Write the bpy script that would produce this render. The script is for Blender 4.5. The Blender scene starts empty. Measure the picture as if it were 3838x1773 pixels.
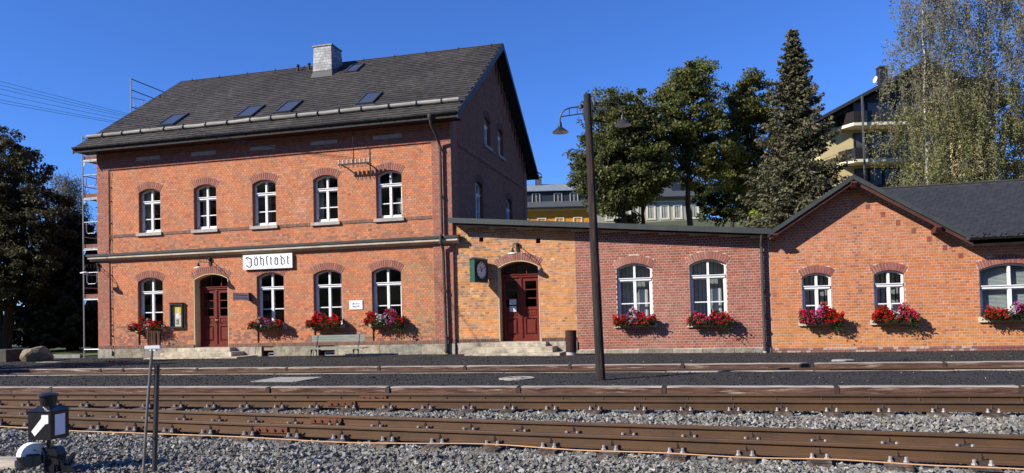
import bpy, math, random
import numpy as np
from mathutils import Vector, Matrix
from mathutils.geometry import tessellate_polygon

SC = bpy.context.scene
COL = SC.collection
R = math.radians

# ------------------------------------------------------------------ camera
cam_data = bpy.data.cameras.new('camera')
cam = bpy.data.objects.new('camera', cam_data)
COL.objects.link(cam)
SC.camera = cam
yaw, pitch, roll = R(-14.5555), R(1.6085), R(-1.4154)
fw = Vector((math.sin(yaw) * math.cos(pitch), math.cos(yaw) * math.cos(pitch), math.sin(pitch)))
rt = Vector((math.cos(yaw), -math.sin(yaw), 0))
up = rt.cross(fw)
rt2 = math.cos(roll) * rt + math.sin(roll) * up
up2 = -math.sin(roll) * rt + math.cos(roll) * up
mw = Matrix((rt2, up2, -fw)).transposed().to_4x4()
mw.translation = Vector((0, -23.0, 1.135))
cam.matrix_world = mw
cam_data.sensor_width = 36
cam_data.lens = 36 * 2845.6 / 3838
cam_data.shift_y = 221 / 3838
cam_data.clip_start = 0.1
cam_data.clip_end = 3000

# ------------------------------------------------------------------ light
SUN_FROM = Vector((-1.17, -1.0, 0.95)).normalized()
world = bpy.data.worlds.new('World')
SC.world = world
world.use_nodes = True
wn = world.node_tree.nodes
wl = world.node_tree.links
bg = wn['Background']
sky = wn.new('ShaderNodeTexSky')
sky.sky_type = 'NISHITA'
sky.sun_disc = False
sky.sun_elevation = math.asin(SUN_FROM.z)
sky.sun_rotation = math.atan2(SUN_FROM.x, SUN_FROM.y)
sky.altitude = 1000
sky.air_density = 1.0
sky.dust_density = 0.0
sky.ozone_density = 6.0
tint = wn.new('ShaderNodeMix')          # deep, clear autumn blue over the whole dome
tint.data_type = 'RGBA'
tint.blend_type = 'MULTIPLY'
tint.inputs[0].default_value = 1.0
tint.inputs[7].default_value = (0.42, 0.63, 1.0, 1)
wl.new(sky.outputs[0], tint.inputs[6])
wl.new(tint.outputs[2], bg.inputs[0])
bg.inputs[1].default_value = 0.126
sun_data = bpy.data.lights.new('sun', 'SUN')
sun_data.energy = 5.0
sun_data.angle = R(0.5)
sun_data.color = (1.0, 0.94, 0.85)
sun = bpy.data.objects.new('sun', sun_data)
COL.objects.link(sun)
sun.rotation_euler = SUN_FROM.to_track_quat('Z', 'Y').to_euler()
SC.view_settings.view_transform = 'Standard'
SC.view_settings.look = 'None'
SC.view_settings.gamma = 1
SC.view_settings.exposure = 0.62
SC.render.engine = 'CYCLES'
SC.cycles.max_bounces = 8
SC.cycles.transparent_max_bounces = 12

# ------------------------------------------------------------------ materials
MATS = {}
def mat(name, c1, c2=None, scale=4.0, rough=0.8, bump=0.0, bscale=None, metallic=0.0, stretch=None,
        attr=False, detail=5.0, lo=0.35, hi=0.65, spec=0.3, c3=None, s3=1.0, lo3=0.55, hi3=0.7):
    if name in MATS:
        return MATS[name]
    m = bpy.data.materials.new(name)
    m.use_nodes = True
    nt = m.node_tree
    n, l = nt.nodes, nt.links
    b = n['Principled BSDF']
    b.inputs['Roughness'].default_value = rough
    b.inputs['Metallic'].default_value = metallic
    b.inputs['Specular IOR Level'].default_value = spec
    c2 = c2 or c1
    geo = n.new('ShaderNodeNewGeometry')
    mp = n.new('ShaderNodeMapping')
    if stretch:
        mp.inputs['Scale'].default_value = stretch
    l.new(geo.outputs['Position'], mp.inputs['Vector'])
    def noise(sc, det=detail):
        t = n.new('ShaderNodeTexNoise')
        t.inputs['Scale'].default_value = sc
        t.inputs['Detail'].default_value = det
        t.inputs['Roughness'].default_value = 0.65
        l.new(mp.outputs[0], t.inputs['Vector'])
        return t
    def ramp(sock, a, bb):
        r = n.new('ShaderNodeMapRange')
        r.inputs['From Min'].default_value = a
        r.inputs['From Max'].default_value = bb
        l.new(sock, r.inputs['Value'])
        return r.outputs[0]
    def mix(fac, A, B, mode='MIX'):
        x = n.new('ShaderNodeMix')
        x.data_type = 'RGBA'
        x.blend_type = mode
        if isinstance(fac, float): x.inputs[0].default_value = fac
        else: l.new(fac, x.inputs[0])
        for i, v in ((6, A), (7, B)):
            if isinstance(v, tuple): x.inputs[i].default_value = (*v, 1)
            else: l.new(v, x.inputs[i])
        return x.outputs[2]
    t = noise(scale)
    colr = mix(ramp(t.outputs['Fac'], lo, hi), c1, c2)
    if c3:
        colr = mix(ramp(noise(s3).outputs['Fac'], lo3, hi3), colr, c3)
    if attr:
        at = n.new('ShaderNodeAttribute')
        at.attribute_name = 'col'
        oi = n.new('ShaderNodeObjectInfo')
        a = mix(1.0, at.outputs['Color'], oi.outputs['Color'], 'MULTIPLY')
        colr = mix(1.0, a, colr, 'MULTIPLY')
    l.new(colr, b.inputs['Base Color'])
    if bump:
        bp = n.new('ShaderNodeBump')
        bp.inputs['Strength'].default_value = bump
        bp.inputs['Distance'].default_value = 0.02
        l.new(noise(bscale or scale * 4).outputs['Fac'], bp.inputs['Height'])
        l.new(bp.outputs[0], b.inputs['Normal'])
    MATS[name] = m
    return m

def leaf_mat(name, trans=0.3, rough=0.55):
    m = bpy.data.materials.new(name)
    m.use_nodes = True
    n, l = m.node_tree.nodes, m.node_tree.links
    b = n['Principled BSDF']
    b.inputs['Roughness'].default_value = rough
    b.inputs['Specular IOR Level'].default_value = 0.25
    at = n.new('ShaderNodeAttribute'); at.attribute_name = 'col'
    tr = n.new('ShaderNodeBsdfTranslucent')
    mx = n.new('ShaderNodeMixShader'); mx.inputs[0].default_value = trans
    l.new(at.outputs['Color'], b.inputs['Base Color'])
    l.new(at.outputs['Color'], tr.inputs['Color'])
    l.new(b.outputs[0], mx.inputs[1]); l.new(tr.outputs[0], mx.inputs[2])
    l.new(mx.outputs[0], n['Material Output'].inputs['Surface'])
    return m

def glass_mat(name, tint=(0.75, 0.8, 0.8), ior=1.5):
    m = bpy.data.materials.new(name)
    m.use_nodes = True
    n, l = m.node_tree.nodes, m.node_tree.links
    tr = n.new('ShaderNodeBsdfTransparent'); tr.inputs[0].default_value = (*tint, 1)
    gl = n.new('ShaderNodeBsdfGlossy'); gl.inputs['Roughness'].default_value = 0.03
    lw = n.new('ShaderNodeLayerWeight'); lw.inputs['Blend'].default_value = 0.5
    pw = n.new('ShaderNodeMath'); pw.operation = 'POWER'; pw.inputs[1].default_value = 4.0
    fr = n.new('ShaderNodeMath'); fr.operation = 'MULTIPLY_ADD'; fr.inputs[1].default_value = 0.9
    fr.inputs[2].default_value = ((ior - 1) / (ior + 1)) ** 2 * 1.6
    l.new(lw.outputs['Facing'], pw.inputs[0]); l.new(pw.outputs[0], fr.inputs[0])
    tx = n.new('ShaderNodeTexNoise'); tx.inputs['Scale'].default_value = 1.3
    bp = n.new('ShaderNodeBump'); bp.inputs['Strength'].default_value = 0.05
    g = n.new('ShaderNodeNewGeometry')
    l.new(g.outputs['Position'], tx.inputs['Vector'])
    l.new(tx.outputs['Fac'], bp.inputs['Height']); l.new(bp.outputs[0], gl.inputs['Normal'])
    mx = n.new('ShaderNodeMixShader')
    l.new(fr.outputs[0], mx.inputs[0]); l.new(tr.outputs[0], mx.inputs[1]); l.new(gl.outputs[0], mx.inputs[2])
    l.new(mx.outputs[0], n['Material Output'].inputs['Surface'])
    return m

M_BRICK = mat('brick_clay', (1.1, 1.1, 1.1), (0.84, 0.82, 0.8), scale=9, rough=0.85, bump=0.25, bscale=60, attr=True, c3=(0.80, 0.76, 0.72), s3=0.75, lo3=0.54, hi3=0.74)
M_MORT_D = mat('mortar_grey_brown', (0.26, 0.18, 0.13), (0.36, 0.27, 0.2), scale=3, rough=0.95)
M_MORT_Y = mat('mortar_sand', (0.42, 0.33, 0.22), (0.30, 0.22, 0.14), scale=3, rough=0.95)
M_MORT_L = mat('mortar_pale', (0.62, 0.53, 0.44), (0.46, 0.37, 0.29), scale=3, rough=0.95)
M_STONE = mat('sandstone', (0.40, 0.36, 0.285), (0.20, 0.18, 0.145), scale=5, rough=0.95, bump=1.0, bscale=16, attr=True, c3=(.15, .135, .11), s3=1.4, lo3=.52, hi3=.72)
M_SILL = mat('cream_sill_stone', (0.62, 0.55, 0.42), (0.48, 0.42, 0.32), scale=5, rough=0.85, bump=0.2)
M_GREYSILL = mat('grey_sill_stone', (0.45, 0.42, 0.36), (0.33, 0.3, 0.26), scale=5, rough=0.9, bump=0.3)
M_CORNICE = mat('cornice_stone', (0.55, 0.48, 0.37), (0.40, 0.34, 0.26), scale=2.5, rough=0.9, bump=0.3, c3=(0.16, 0.13, 0.1), s3=1.6, lo3=0.6, hi3=0.75)
M_LEAD = mat('dark_lead_sheet', (0.045, 0.045, 0.045), (0.03, 0.03, 0.03), scale=3, rough=0.6)
M_SLATE = mat('roof_slate', (1.1, 1.1, 1.1), (0.75, 0.75, 0.75), scale=5, rough=0.7, bump=0.2, bscale=30, attr=True)
M_SLATEBASE = mat('roof_underlay', (0.035, 0.034, 0.033), (0.05, 0.048, 0.046), scale=5, rough=0.9)
M_WHITE = mat('white_gloss_paint', (0.82, 0.82, 0.80), (0.74, 0.74, 0.72), scale=6, rough=0.45)
M_GLASS = glass_mat('window_glass')
M_DARKGLASS = glass_mat('dark_tinted_glass', (0.25, 0.27, 0.28), 1.6)
M_RED = mat('oxblood_door_paint', (0.155, 0.022, 0.014), (0.115, 0.017, 0.011), scale=7, rough=0.45)
M_CREAM = mat('cream_plaster', (0.62, 0.50, 0.28), (0.50, 0.40, 0.24), scale=3, rough=0.9)
M_ZINC = mat('weathered_zinc', (0.16, 0.165, 0.16), (0.09, 0.093, 0.09), scale=3, rough=0.5, metallic=0.4)
M_BLACKMETAL = mat('black_painted_iron', (0.018, 0.018, 0.02), (0.03, 0.03, 0.03), scale=8, rough=0.45)
M_PIPE = mat('brown_grey_pipe_paint', (0.07, 0.06, 0.055), (0.045, 0.04, 0.037), scale=5, rough=0.5)
M_LOG = mat('weathered_log_wood', (0.38, 0.355, 0.32), (0.20, 0.185, 0.165), scale=3, rough=0.85, bump=0.4, stretch=(0.3, 3, 3))
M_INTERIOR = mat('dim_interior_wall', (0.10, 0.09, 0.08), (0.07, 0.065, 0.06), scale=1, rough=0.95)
M_CURTAIN = mat('white_curtain_cloth', (0.75, 0.75, 0.72), (0.65, 0.65, 0.62), scale=3, rough=0.9)
M_BLIND = mat('grey_blind_strip', (0.50, 0.52, 0.50), (0.42, 0.44, 0.42), scale=3, rough=0.8)
M_BROWNWOOD = mat('dark_brown_stained_wood', (0.06, 0.026, 0.018), (0.035, 0.016, 0.012), scale=5, rough=0.7, stretch=(0.5, 4, 4))
M_BRICKPLAIN = mat('plain_red_brick', (0.30, 0.11, 0.065), (0.24, 0.09, 0.06), scale=14, rough=0.9, bump=0.3)
M_LEAF = leaf_mat('leaf_foliage', 0.4)
M_PETAL = leaf_mat('flower_petals', 0.35, 0.6)

# ------------------------------------------------------------------ mesh helpers
def fast_mesh(name, V, F, colors=None, smooth=False):
    """V (n,3) array, F (m,3) or (m,4) int array, colors (n,3) per vertex"""
    V = np.asarray(V, dtype=np.float32).reshape(-1, 3)
    F = np.asarray(F, dtype=np.int32)
    me = bpy.data.meshes.new(name)
    k = F.shape[1]
    me.vertices.add(len(V)); me.vertices.foreach_set('co', V.ravel())
    me.loops.add(F.size); me.loops.foreach_set('vertex_index', F.ravel())
    me.polygons.add(len(F))
    me.polygons.foreach_set('loop_start', np.arange(0, F.size, k, dtype=np.int32))
    me.polygons.foreach_set('loop_total', np.full(len(F), k, dtype=np.int32))
    me.polygons.foreach_set('use_smooth', np.full(len(F), bool(smooth)))
    if colors is not None:
        a = me.color_attributes.new('col', 'FLOAT_COLOR', 'POINT')
        c = np.ones((len(V), 4), dtype=np.float32); c[:, :3] = colors
        a.data.foreach_set('color', c.ravel())
    me.update(calc_edges=True)
    return me

def link(name, me, material=None, parent=None, local=False):
    o = bpy.data.objects.new(name, me)
    COL.objects.link(o)
    if material is not None and me is not None and not me.materials:
        me.materials.append(material)
    if parent is not None:
        o.parent = parent
        if not local:
            o.matrix_parent_inverse = wmat(parent).inverted()
    return o

def wmat(o):
    m = o.matrix_basis.copy()
    if o.parent:
        m = wmat(o.parent) @ o.matrix_parent_inverse @ m
    return m

def tag(o, label=None, cat=None, group=None, kind=None):
    if label: o['label'] = label
    if cat: o['category'] = cat
    if group: o['group'] = group
    if kind: o['kind'] = kind
    return o

def thing(name, label, cat, loc=(0, 0, 0), rz=0.0, group=None):
    o = bpy.data.objects.new(name, None)
    COL.objects.link(o)
    o.location = loc
    o.rotation_euler = (0, 0, rz)
    o.empty_display_size = 0.2
    return tag(o, label, cat, group)

class MB:
    def __init__(s): s.v = []; s.f = []
    def add(s, vs, fs):
        b = len(s.v); s.v += [tuple(x) for x in vs]; s.f += [tuple(i + b for i in f) for f in fs]; return s
    def box(s, x0, x1, y0, y1, z0, z1):
        return s.add([(x0, y0, z0), (x1, y0, z0), (x1, y1, z0), (x0, y1, z0), (x0, y0, z1), (x1, y0, z1), (x1, y1, z1), (x0, y1, z1)],
                     [(0, 3, 2, 1), (4, 5, 6, 7), (0, 1, 5, 4), (1, 2, 6, 5), (2, 3, 7, 6), (3, 0, 4, 7)])
    def bar(s, p, q, w, h=None, upv=(0, 0, 1)):
        p, q = Vector(p), Vector(q); h = h or w
        d = (q - p).normalized(); u = Vector(upv)
        if abs(d.dot(u)) > 0.98: u = Vector((0, 1, 0))
        sd = d.cross(u).normalized(); u = sd.cross(d).normalized()
        vs = []
        for c in (p, q):
            for a, b in ((-1, -1), (1, -1), (1, 1), (-1, 1)):
                vs.append(c + sd * (a * w / 2) + u * (b * h / 2))
        return s.add(vs, [(0, 1, 2, 3), (7, 6, 5, 4), (0, 4, 5, 1), (1, 5, 6, 2), (2, 6, 7, 3), (3, 7, 4, 0)])
    def tube(s, pts, r, n=8, cap=True):
        pts = [Vector(p) for p in pts]
        rs = r if isinstance(r, (list, tuple)) else [r] * len(pts)
        rings = []; prev = None
        for i, p in enumerate(pts):
            d = (pts[min(i + 1, len(pts) - 1)] - pts[max(i - 1, 0)]).normalized()
            if prev is None:
                a = Vector((0, 0, 1)) if abs(d.z) < 0.9 else Vector((1, 0, 0))
                x = d.cross(a).normalized()
            else:
                x = (prev - d * prev.dot(d)).normalized()
            prev = x; y = d.cross(x)
            rings.append([p + (x * math.cos(2 * math.pi * k / n) + y * math.sin(2 * math.pi * k / n)) * rs[i] for k in range(n)])
        vs = [v for g in rings for v in g]; fs = []
        for i in range(len(pts) - 1):
            for k in range(n):
                k2 = (k + 1) % n
                fs.append((i * n + k, i * n + k2, (i + 1) * n + k2, (i + 1) * n + k))
        if cap:
            fs.append(tuple(range(n - 1, -1, -1))); e = (len(pts) - 1) * n
            fs.append(tuple(e + k for k in range(n)))
        return s.add(vs, fs)
    def lathe(s, c, prof, n=16, axis=(0, 0, 1)):
        ax = Vector(axis).normalized()
        a = Vector((1, 0, 0)) if abs(ax.x) < 0.9 else Vector((0, 1, 0))
        x = ax.cross(a).normalized(); y = ax.cross(x); c = Vector(c)
        vs = []; fs = []
        for r, h in prof:
            for k in range(n):
                t = 2 * math.pi * k / n
                vs.append(c + ax * h + (x * math.cos(t) + y * math.sin(t)) * max(r, 1e-4))
        for i in range(len(prof) - 1):
            for k in range(n):
                k2 = (k + 1) % n
                fs.append((i * n + k, i * n + k2, (i + 1) * n + k2, (i + 1) * n + k))
        return s.add(vs, fs)
    def prism(s, poly, f0, f1):
        """poly list of 2d points; f0,f1 map (a,b)->3d for both ends"""
        n = len(poly)
        tris = tessellate_polygon([[Vector((a, b, 0)) for a, b in poly]])
        vs = [f0(a, b) for a, b in poly] + [f1(a, b) for a, b in poly]
        fs = [tuple(t) for t in tris] + [tuple(n + i for i in reversed(t)) for t in tris]
        fs += [(i, (i + 1) % n, n + (i + 1) % n, n + i) for i in range(n)]
        return s.add(vs, fs)
    def sheet(s, polys, f):
        """outer + holes tessellated"""
        flat = [p for q in polys for p in q]
        tris = tessellate_polygon([[Vector((a, b, 0)) for a, b in q] for q in polys])
        return s.add([f(a, b) for a, b in flat], [tuple(t) for t in tris])
    def mesh(s, name, smooth=False):
        me = bpy.data.meshes.new(name)
        me.from_pydata([tuple(v) for v in s.v], [], s.f)
        if smooth:
            me.polygons.foreach_set('use_smooth', [True] * len(me.polygons))
        me.update()
        return me
    def build(s, name, material, parent=None, smooth=False, local=False):
        import bmesh
        me = s.mesh(name, smooth)
        b = bmesh.new(); b.from_mesh(me); bmesh.ops.recalc_face_normals(b, faces=b.faces); b.to_mesh(me); b.free()
        if smooth:
            me.set_sharp_from_angle(angle=R(35))
        return link(name, me, material, parent, local)

def text_mesh(body, size, name='lettering'):
    cu = bpy.data.curves.new(name, 'FONT')
    cu.body = body; cu.size = size; cu.align_x = 'CENTER'; cu.align_y = 'CENTER'
    o = bpy.data.objects.new(name, cu); COL.objects.link(o)
    dg = bpy.context.evaluated_depsgraph_get()
    me = bpy.data.meshes.new_from_object(o.evaluated_get(dg))
    bpy.data.objects.remove(o); bpy.data.curves.remove(cu)
    me.name = name
    return me

# ------------------------------------------------------------------ brickwork
class Wall:
    """plane frame: origin O, horizontal axis U, outward normal N; coordinates (u, z, n)"""
    def __init__(s, O, U, N):
        s.O = np.array(O, float); s.U = np.array(U, float); s.N = np.array(N, float); s.Zv = np.array([0, 0, 1.0])
    def p(s, u, z, n=0.0): return tuple(s.O + s.U * u + s.Zv * z + s.N * n)

class Arch:
    """segmental arched opening"""
    def __init__(s, c, w, z0, spring, rise, ring=0.25):
        s.c, s.w, s.z0, s.sp, s.rise, s.ring = c, w, z0, spring, rise, ring
        h = w / 2
        s.Ri = (h * h + rise * rise) / (2 * rise); s.zc = spring + rise - s.Ri
        s.Re = s.Ri + ring; s.ang = math.asin(h / s.Ri)
        s.hE = s.Re * math.sin(s.ang); s.zE = s.zc + s.Re * math.cos(s.ang)
    def outline(s, n=12, grow=0.0, z0=None):
        z0 = s.z0 if z0 is None else z0
        h = s.w / 2 + grow
        pts = [(s.c - h, z0), (s.c + h, z0)]
        Rr = s.Ri + grow
        a = math.asin(min(1, h / Rr))
        for i in range(n + 1):
            t = a - 2 * a * i / n
            pts.append((s.c + Rr * math.sin(t), s.zc + Rr * math.cos(t)))
        return pts
    def top(s, u, grow=0.0):
        Rr = s.Ri + grow; d = u - s.c
        return s.zc + math.sqrt(max(0, Rr * Rr - d * d))
    def blocked(s, z):
        if z < s.z0 - 0.005 or z > s.zc + s.Re: return None
        if z <= s.sp: return (s.c - s.w / 2, s.c + s.w / 2)
        if z <= s.zE:
            k = (z - s.sp) / max(1e-6, s.zE - s.sp); h = s.w / 2 + (s.hE - s.w / 2) * k
            return (s.c - h, s.c + h)
        h = math.sqrt(max(0, s.Re ** 2 - (z - s.zc) ** 2))
        return (s.c - h, s.c + h)

class Rect:
    def __init__(s, u0, u1, z0, z1): s.u0, s.u1, s.z0, s.z1 = u0, u1, z0, z1
    def blocked(s, z): return (s.u0, s.u1) if s.z0 <= z <= s.z1 else None

COURSE = 0.077
def lay(rng, u0, u1, z0, z1, opens, colf, n0=-0.03, n1=0.0, limit=None, pitch=0.1225, gap=0.012, stretch_p=0.08, course=COURSE, soldier=False):
    """list of (u0,u1,z0,z1,n0,n1,(r,g,b)) ; limit(z)->(umin,umax)"""
    out = []
    zz = z0; row = 0
    while zz < z1 - 0.02:
        zt = min(zz + course, z1); zm = (zz + zt) / 2
        a, b = u0, u1
        if limit:
            la, lb = limit(zt); a, b = max(a, la), min(b, lb)
        if b - a > 0.03:
            bl = sorted(x for x in (o.blocked(zm) for o in opens) if x)
            u = a - (pitch / 2 if row % 2 else 0)
            while u < b - 0.005:
                w = pitch * (2 if (rng.random() < stretch_p and not soldier) else 1)
                s0, s1 = max(u, a), min(u + w, b); u += w
                segs = [(s0, s1)]
                for x0, x1 in bl:
                    ns = []
                    for q0, q1 in segs:
                        if x1 <= q0 or x0 >= q1: ns.append((q0, q1)); continue
                        if x0 > q0: ns.append((q0, x0))
                        if x1 < q1: ns.append((x1, q1))
                    segs = ns
                for q0, q1 in segs:
                    if q1 - q0 < 0.03: continue
                    j = rng.uniform(-0.0015, 0.0015)
                    out.append((q0 + gap / 2, q1 - gap / 2, zz + gap / 2 + rng.uniform(-.001, .001), zt - gap / 2, n0, n1 + j, colf((q0 + q1) / 2, zm, rng)))
        zz += course; row += 1
    return out

CUBE5 = np.array([[0, 1, 3, 2], [0, 4, 5, 1], [1, 5, 7, 3], [3, 7, 6, 2], [2, 6, 4, 0]])  # front + sides
def unit_brick():
    me = bpy.data.meshes.new('brick')
    me.from_pydata([(x, y, z) for y in (0, 1) for z in (0, 1) for x in (0, 1)], [], [tuple(f) for f in CUBE5])
    a = me.color_attributes.new('col', 'FLOAT_COLOR', 'POINT')
    a.data.foreach_set('color', np.ones(32, dtype=np.float32))
    me.update(); me.materials.append(M_BRICK)
    return me
UNIT = unit_brick()

def build_bricks(wall, bricks, parent, nsep, near=None):
    """nsep pieces as separate objects, the rest joined"""
    if not bricks: return
    B = np.array([[b[0], b[1], b[2], b[3], b[4], b[5], *b[6]] for b in bricks])
    area = (B[:, 1] - B[:, 0]) * (B[:, 3] - B[:, 2])
    cen = wall.O + np.outer((B[:, 0] + B[:, 1]) / 2, wall.U) + np.outer((B[:, 2] + B[:, 3]) / 2, wall.Zv)
    cv = np.array([0, -23, 1.135]) - cen
    dist = np.linalg.norm(cv, axis=1)
    score = area * np.abs(cv @ wall.N) / dist ** 3
    order = np.argsort(-score)
    sep, rest = order[:nsep], order[nsep:]
    flip = np.dot(np.cross(wall.U, wall.Zv), wall.N)
    for i in sep:
        b = B[i]
        o = bpy.data.objects.new('brick', UNIT); COL.objects.link(o)
        # local x = U, local y = -N (front at y=0), z
        m = Matrix.Identity(4)
        P0 = wall.O + wall.U * b[0] + wall.Zv * b[2] + wall.N * b[5]
        for r_ in range(3):
            m[r_][0] = wall.U[r_] * (b[1] - b[0]); m[r_][1] = -wall.N[r_] * (b[5] - b[4]); m[r_][2] = wall.Zv[r_] * (b[3] - b[2]); m[r_][3] = P0[r_]
        o.parent = parent; o.matrix_parent_inverse = wmat(parent).inverted()
        o.matrix_basis = m
        o.color = (*b[6:9], 1)
    if len(rest):
        b = B[rest]; n = len(rest)
        V = np.zeros((n, 8, 3))
        k = 0
        for dn in (5, 4):
            for dz in (2, 3):
                for du in (0, 1):
                    V[:, k] = wall.O + b[:, du, None] * wall.U + b[:, dz, None] * wall.Zv + b[:, dn, None] * wall.N
                    k += 1
        F = (np.arange(n)[:, None, None] * 8 + CUBE5[None]).reshape(-1, 4)
        C = np.repeat(b[:, None, 6:9], 8, axis=1).reshape(-1, 3)
        me = fast_mesh('brickwork', V.reshape(-1, 3), F, C)
        o = link('brickwork', me, M_BRICK, parent)
        tag(o, kind='stuff')

def voussoirs(wall, arch, parent, rng, colf, n1=0.006, n=None):
    """ring of bricks over an arched opening, each brick an object"""
    L = 2 * arch.ang * (arch.Ri + arch.ring / 2)
    n = n or max(7, int(round(L / 0.078)))
    for i in range(n):
        a0 = -arch.ang + 2 * arch.ang * i / n; a1 = -arch.ang + 2 * arch.ang * (i + 1) / n
        g = 0.008 / (arch.Ri + 0.12)
        a0 += g; a1 -= g
        q = [(arch.Ri + 0.002, a0), (arch.Ri + 0.002, a1), (arch.Re - 0.004, a1), (arch.Re - 0.004, a0)]
        pl = [(arch.c + r * math.sin(t), arch.zc + r * math.cos(t)) for r, t in q]
        mb = MB().prism(pl, lambda a, b: wall.p(a, b, n1 + rng.uniform(-.001, .002)), lambda a, b: wall.p(a, b, -0.05))
        me = mb.mesh('brick')
        c = colf(rng)
        at = me.color_attributes.new('col', 'FLOAT_COLOR', 'POINT')
        at.data.foreach_set('color', np.ones(len(me.vertices) * 4, dtype=np.float32))
        o = link('brick', me, M_BRICK, parent); o.color = (*c, 1)

def wall_core(wall, outer, holes, name, material, parent, depth=0.3, back=-0.0045):
    """mortar sheet with arched holes plus reveals"""
    mb = MB()
    mb.sheet([outer] + holes, lambda a, b: wall.p(a, b, back))
    core = mb.build(name, material, parent)
    for h in holes:
        n = len(h); mb = MB()
        for i in range(n):
            a, b = h[i], h[(i + 1) % n]
            mb.add([wall.p(*a, back), wall.p(*b, back), wall.p(*b, -depth), wall.p(*a, -depth)], [(0, 1, 2, 3)])
        mb.build('reveal', M_BRICKPLAIN, core)
    return core

def backing(wall, u0, u1, z0, z1, n, material, parent):
    P = [wall.p(u, z, nn) for nn in (n, -0.01) for z in (z0, z1) for u in (u0, u1)]
    return MB().add(P, [(0, 1, 3, 2), (0, 4, 5, 1), (2, 3, 7, 6), (0, 2, 6, 4), (1, 5, 7, 3)]).build('mortar_bed', material, parent)

# ------------------------------------------------------------------ windows
def make_window(wall, arch, parent, depth=0.16, transom=0.30, glass=None, sill=None, sill_mat=None, lower_bars=True, cols=2, fr=0.055, label=None):
    """white arched timber window: frame mesh is the window, panes and sill its children"""
    glass = glass or M_GLASS
    z0, top = arch.z0, arch.sp + arch.rise
    H = top - z0
    zt = top - H * transom
    mb = MB()
    d0, d1 = -depth, -depth - 0.07
    o1 = arch.outline(16, -0.004); o2 = arch.outline(16, -fr, z0 + fr)
    n = len(o1)
    for i in range(n):
        j = (i + 1) % n
        mb.add([wall.p(*o1[i], d0), wall.p(*o1[j], d0), wall.p(*o2[j], d0), wall.p(*o2[i], d0),
                wall.p(*o1[i], d1), wall.p(*o1[j], d1), wall.p(*o2[j], d1), wall.p(*o2[i], d1)],
               [(0, 1, 2, 3), (2, 3, 7, 6), (0, 1, 5, 4)])
    L, Rr = arch.c - arch.w / 2 + fr, arch.c + arch.w / 2 - fr
    def bx(u0, u1, za, zb, na, nb):
        P = [wall.p(u, z, nn) for nn in (na, nb) for z in (za, zb) for u in (u0, u1)]
        mb.add(P, [(0, 1, 3, 2), (4, 6, 7, 5), (0, 4, 5, 1), (2, 3, 7, 6), (0, 2, 6, 4), (1, 5, 7, 3)])
    bx(L - 0.02, Rr + 0.02, zt - 0.045, zt + 0.045, d0 + 0.025, d1)          # transom
    bx(L - 0.02, Rr + 0.02, zt + 0.02, zt + 0.045, d0 + 0.05, d0)            # drip moulding
    us = [L + (Rr - L) * k / cols for k in range(cols + 1)]
    for k in range(1, cols):
        bx(us[k] - 0.042, us[k] + 0.042, z0 + fr, zt - 0.045, d0 + 0.012, d1)
        bx(us[k] - 0.032, us[k] + 0.032, zt + 0.045, arch.top(us[k], -fr) + 0.005, d0 + 0.008, d1)
    zb = z0 + fr + (zt - z0 - fr) * 0.42
    inner = 0.035
    for k in range(cols):
        a, b = us[k], us[k + 1]
        if lower_bars:
            bx(a, b, zb - 0.016, zb + 0.016, d0 - 0.005, d1)
        bx(a, a + inner, z0 + fr, zt - 0.045, d0 - 0.012, d1); bx(b - inner, b, z0 + fr, zt - 0.045, d0 - 0.012, d1)
        bx(a, b, z0 + fr, z0 + fr + inner + 0.02, d0 - 0.012, d1); bx(a, b, zt - 0.045 - inner, zt - 0.045, d0 - 0.012, d1)
    w = mb.build('window', M_WHITE, parent)
    if label: w['label'] = label
    # panes
    gd = -depth - 0.045
    for k in range(cols):
        a, b = us[k] + 0.01, us[k + 1] - 0.01
        cells = [(z0 + fr, zb - 0.01), (zb + 0.01, zt - 0.05)] if lower_bars else [(z0 + fr, zt - 0.05)]
        for za, zb_ in cells:
            MB().add([wall.p(a, za, gd), wall.p(b, za, gd), wall.p(b, zb_, gd), wall.p(a, zb_, gd)], [(0, 1, 2, 3)]).build('pane', glass, w)
        pts = [(a, zt + 0.04), (b, zt + 0.04)] + [(b + (a - b) * i / 6, arch.top(b + (a - b) * i / 6, -fr + 0.01)) for i in range(7)]
        MB().sheet([pts], lambda x, z: wall.p(x, z, gd)).build('pane', glass, w)
    if sill:
        s0, s1, h, pr = sill
        q = MB()
        P = [wall.p(u, z, nn) for nn in (pr, -depth) for z in (z0 - h, z0) for u in (s0, s1)]
        P[2] = wall.p(s0, z0 - 0.012, pr); P[3] = wall.p(s1, z0 - 0.012, pr)
        q.add(P, [(0, 1, 3, 2), (4, 6, 7, 5), (0, 4, 5, 1), (2, 3, 7, 6), (0, 2, 6, 4), (1, 5, 7, 3)])
        q.build('sill', sill_mat or M_GREYSILL, w)
    return w
# ------------------------------------------------------------------ ground
rng = random.Random(7)
def gz(x, y=0.0):
    k = min(1.0, max(0.0, (y + 6.3) / 5.0))
    return 0.0 if x < -9 else k * max(-0.085, -0.0072 * (x + 9))

def hill(x, y):
    k = min(1.0, max(0.0, (x + 42) / 20.0)); k = k * k * (3 - 2 * k)
    k = 0.06 + 0.94 * k
    s = max(0.0, y - 11.0)
    h = 0.2 * s if s < 70 else 14 + 0.05 * (s - 70)
    return k * h

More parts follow.
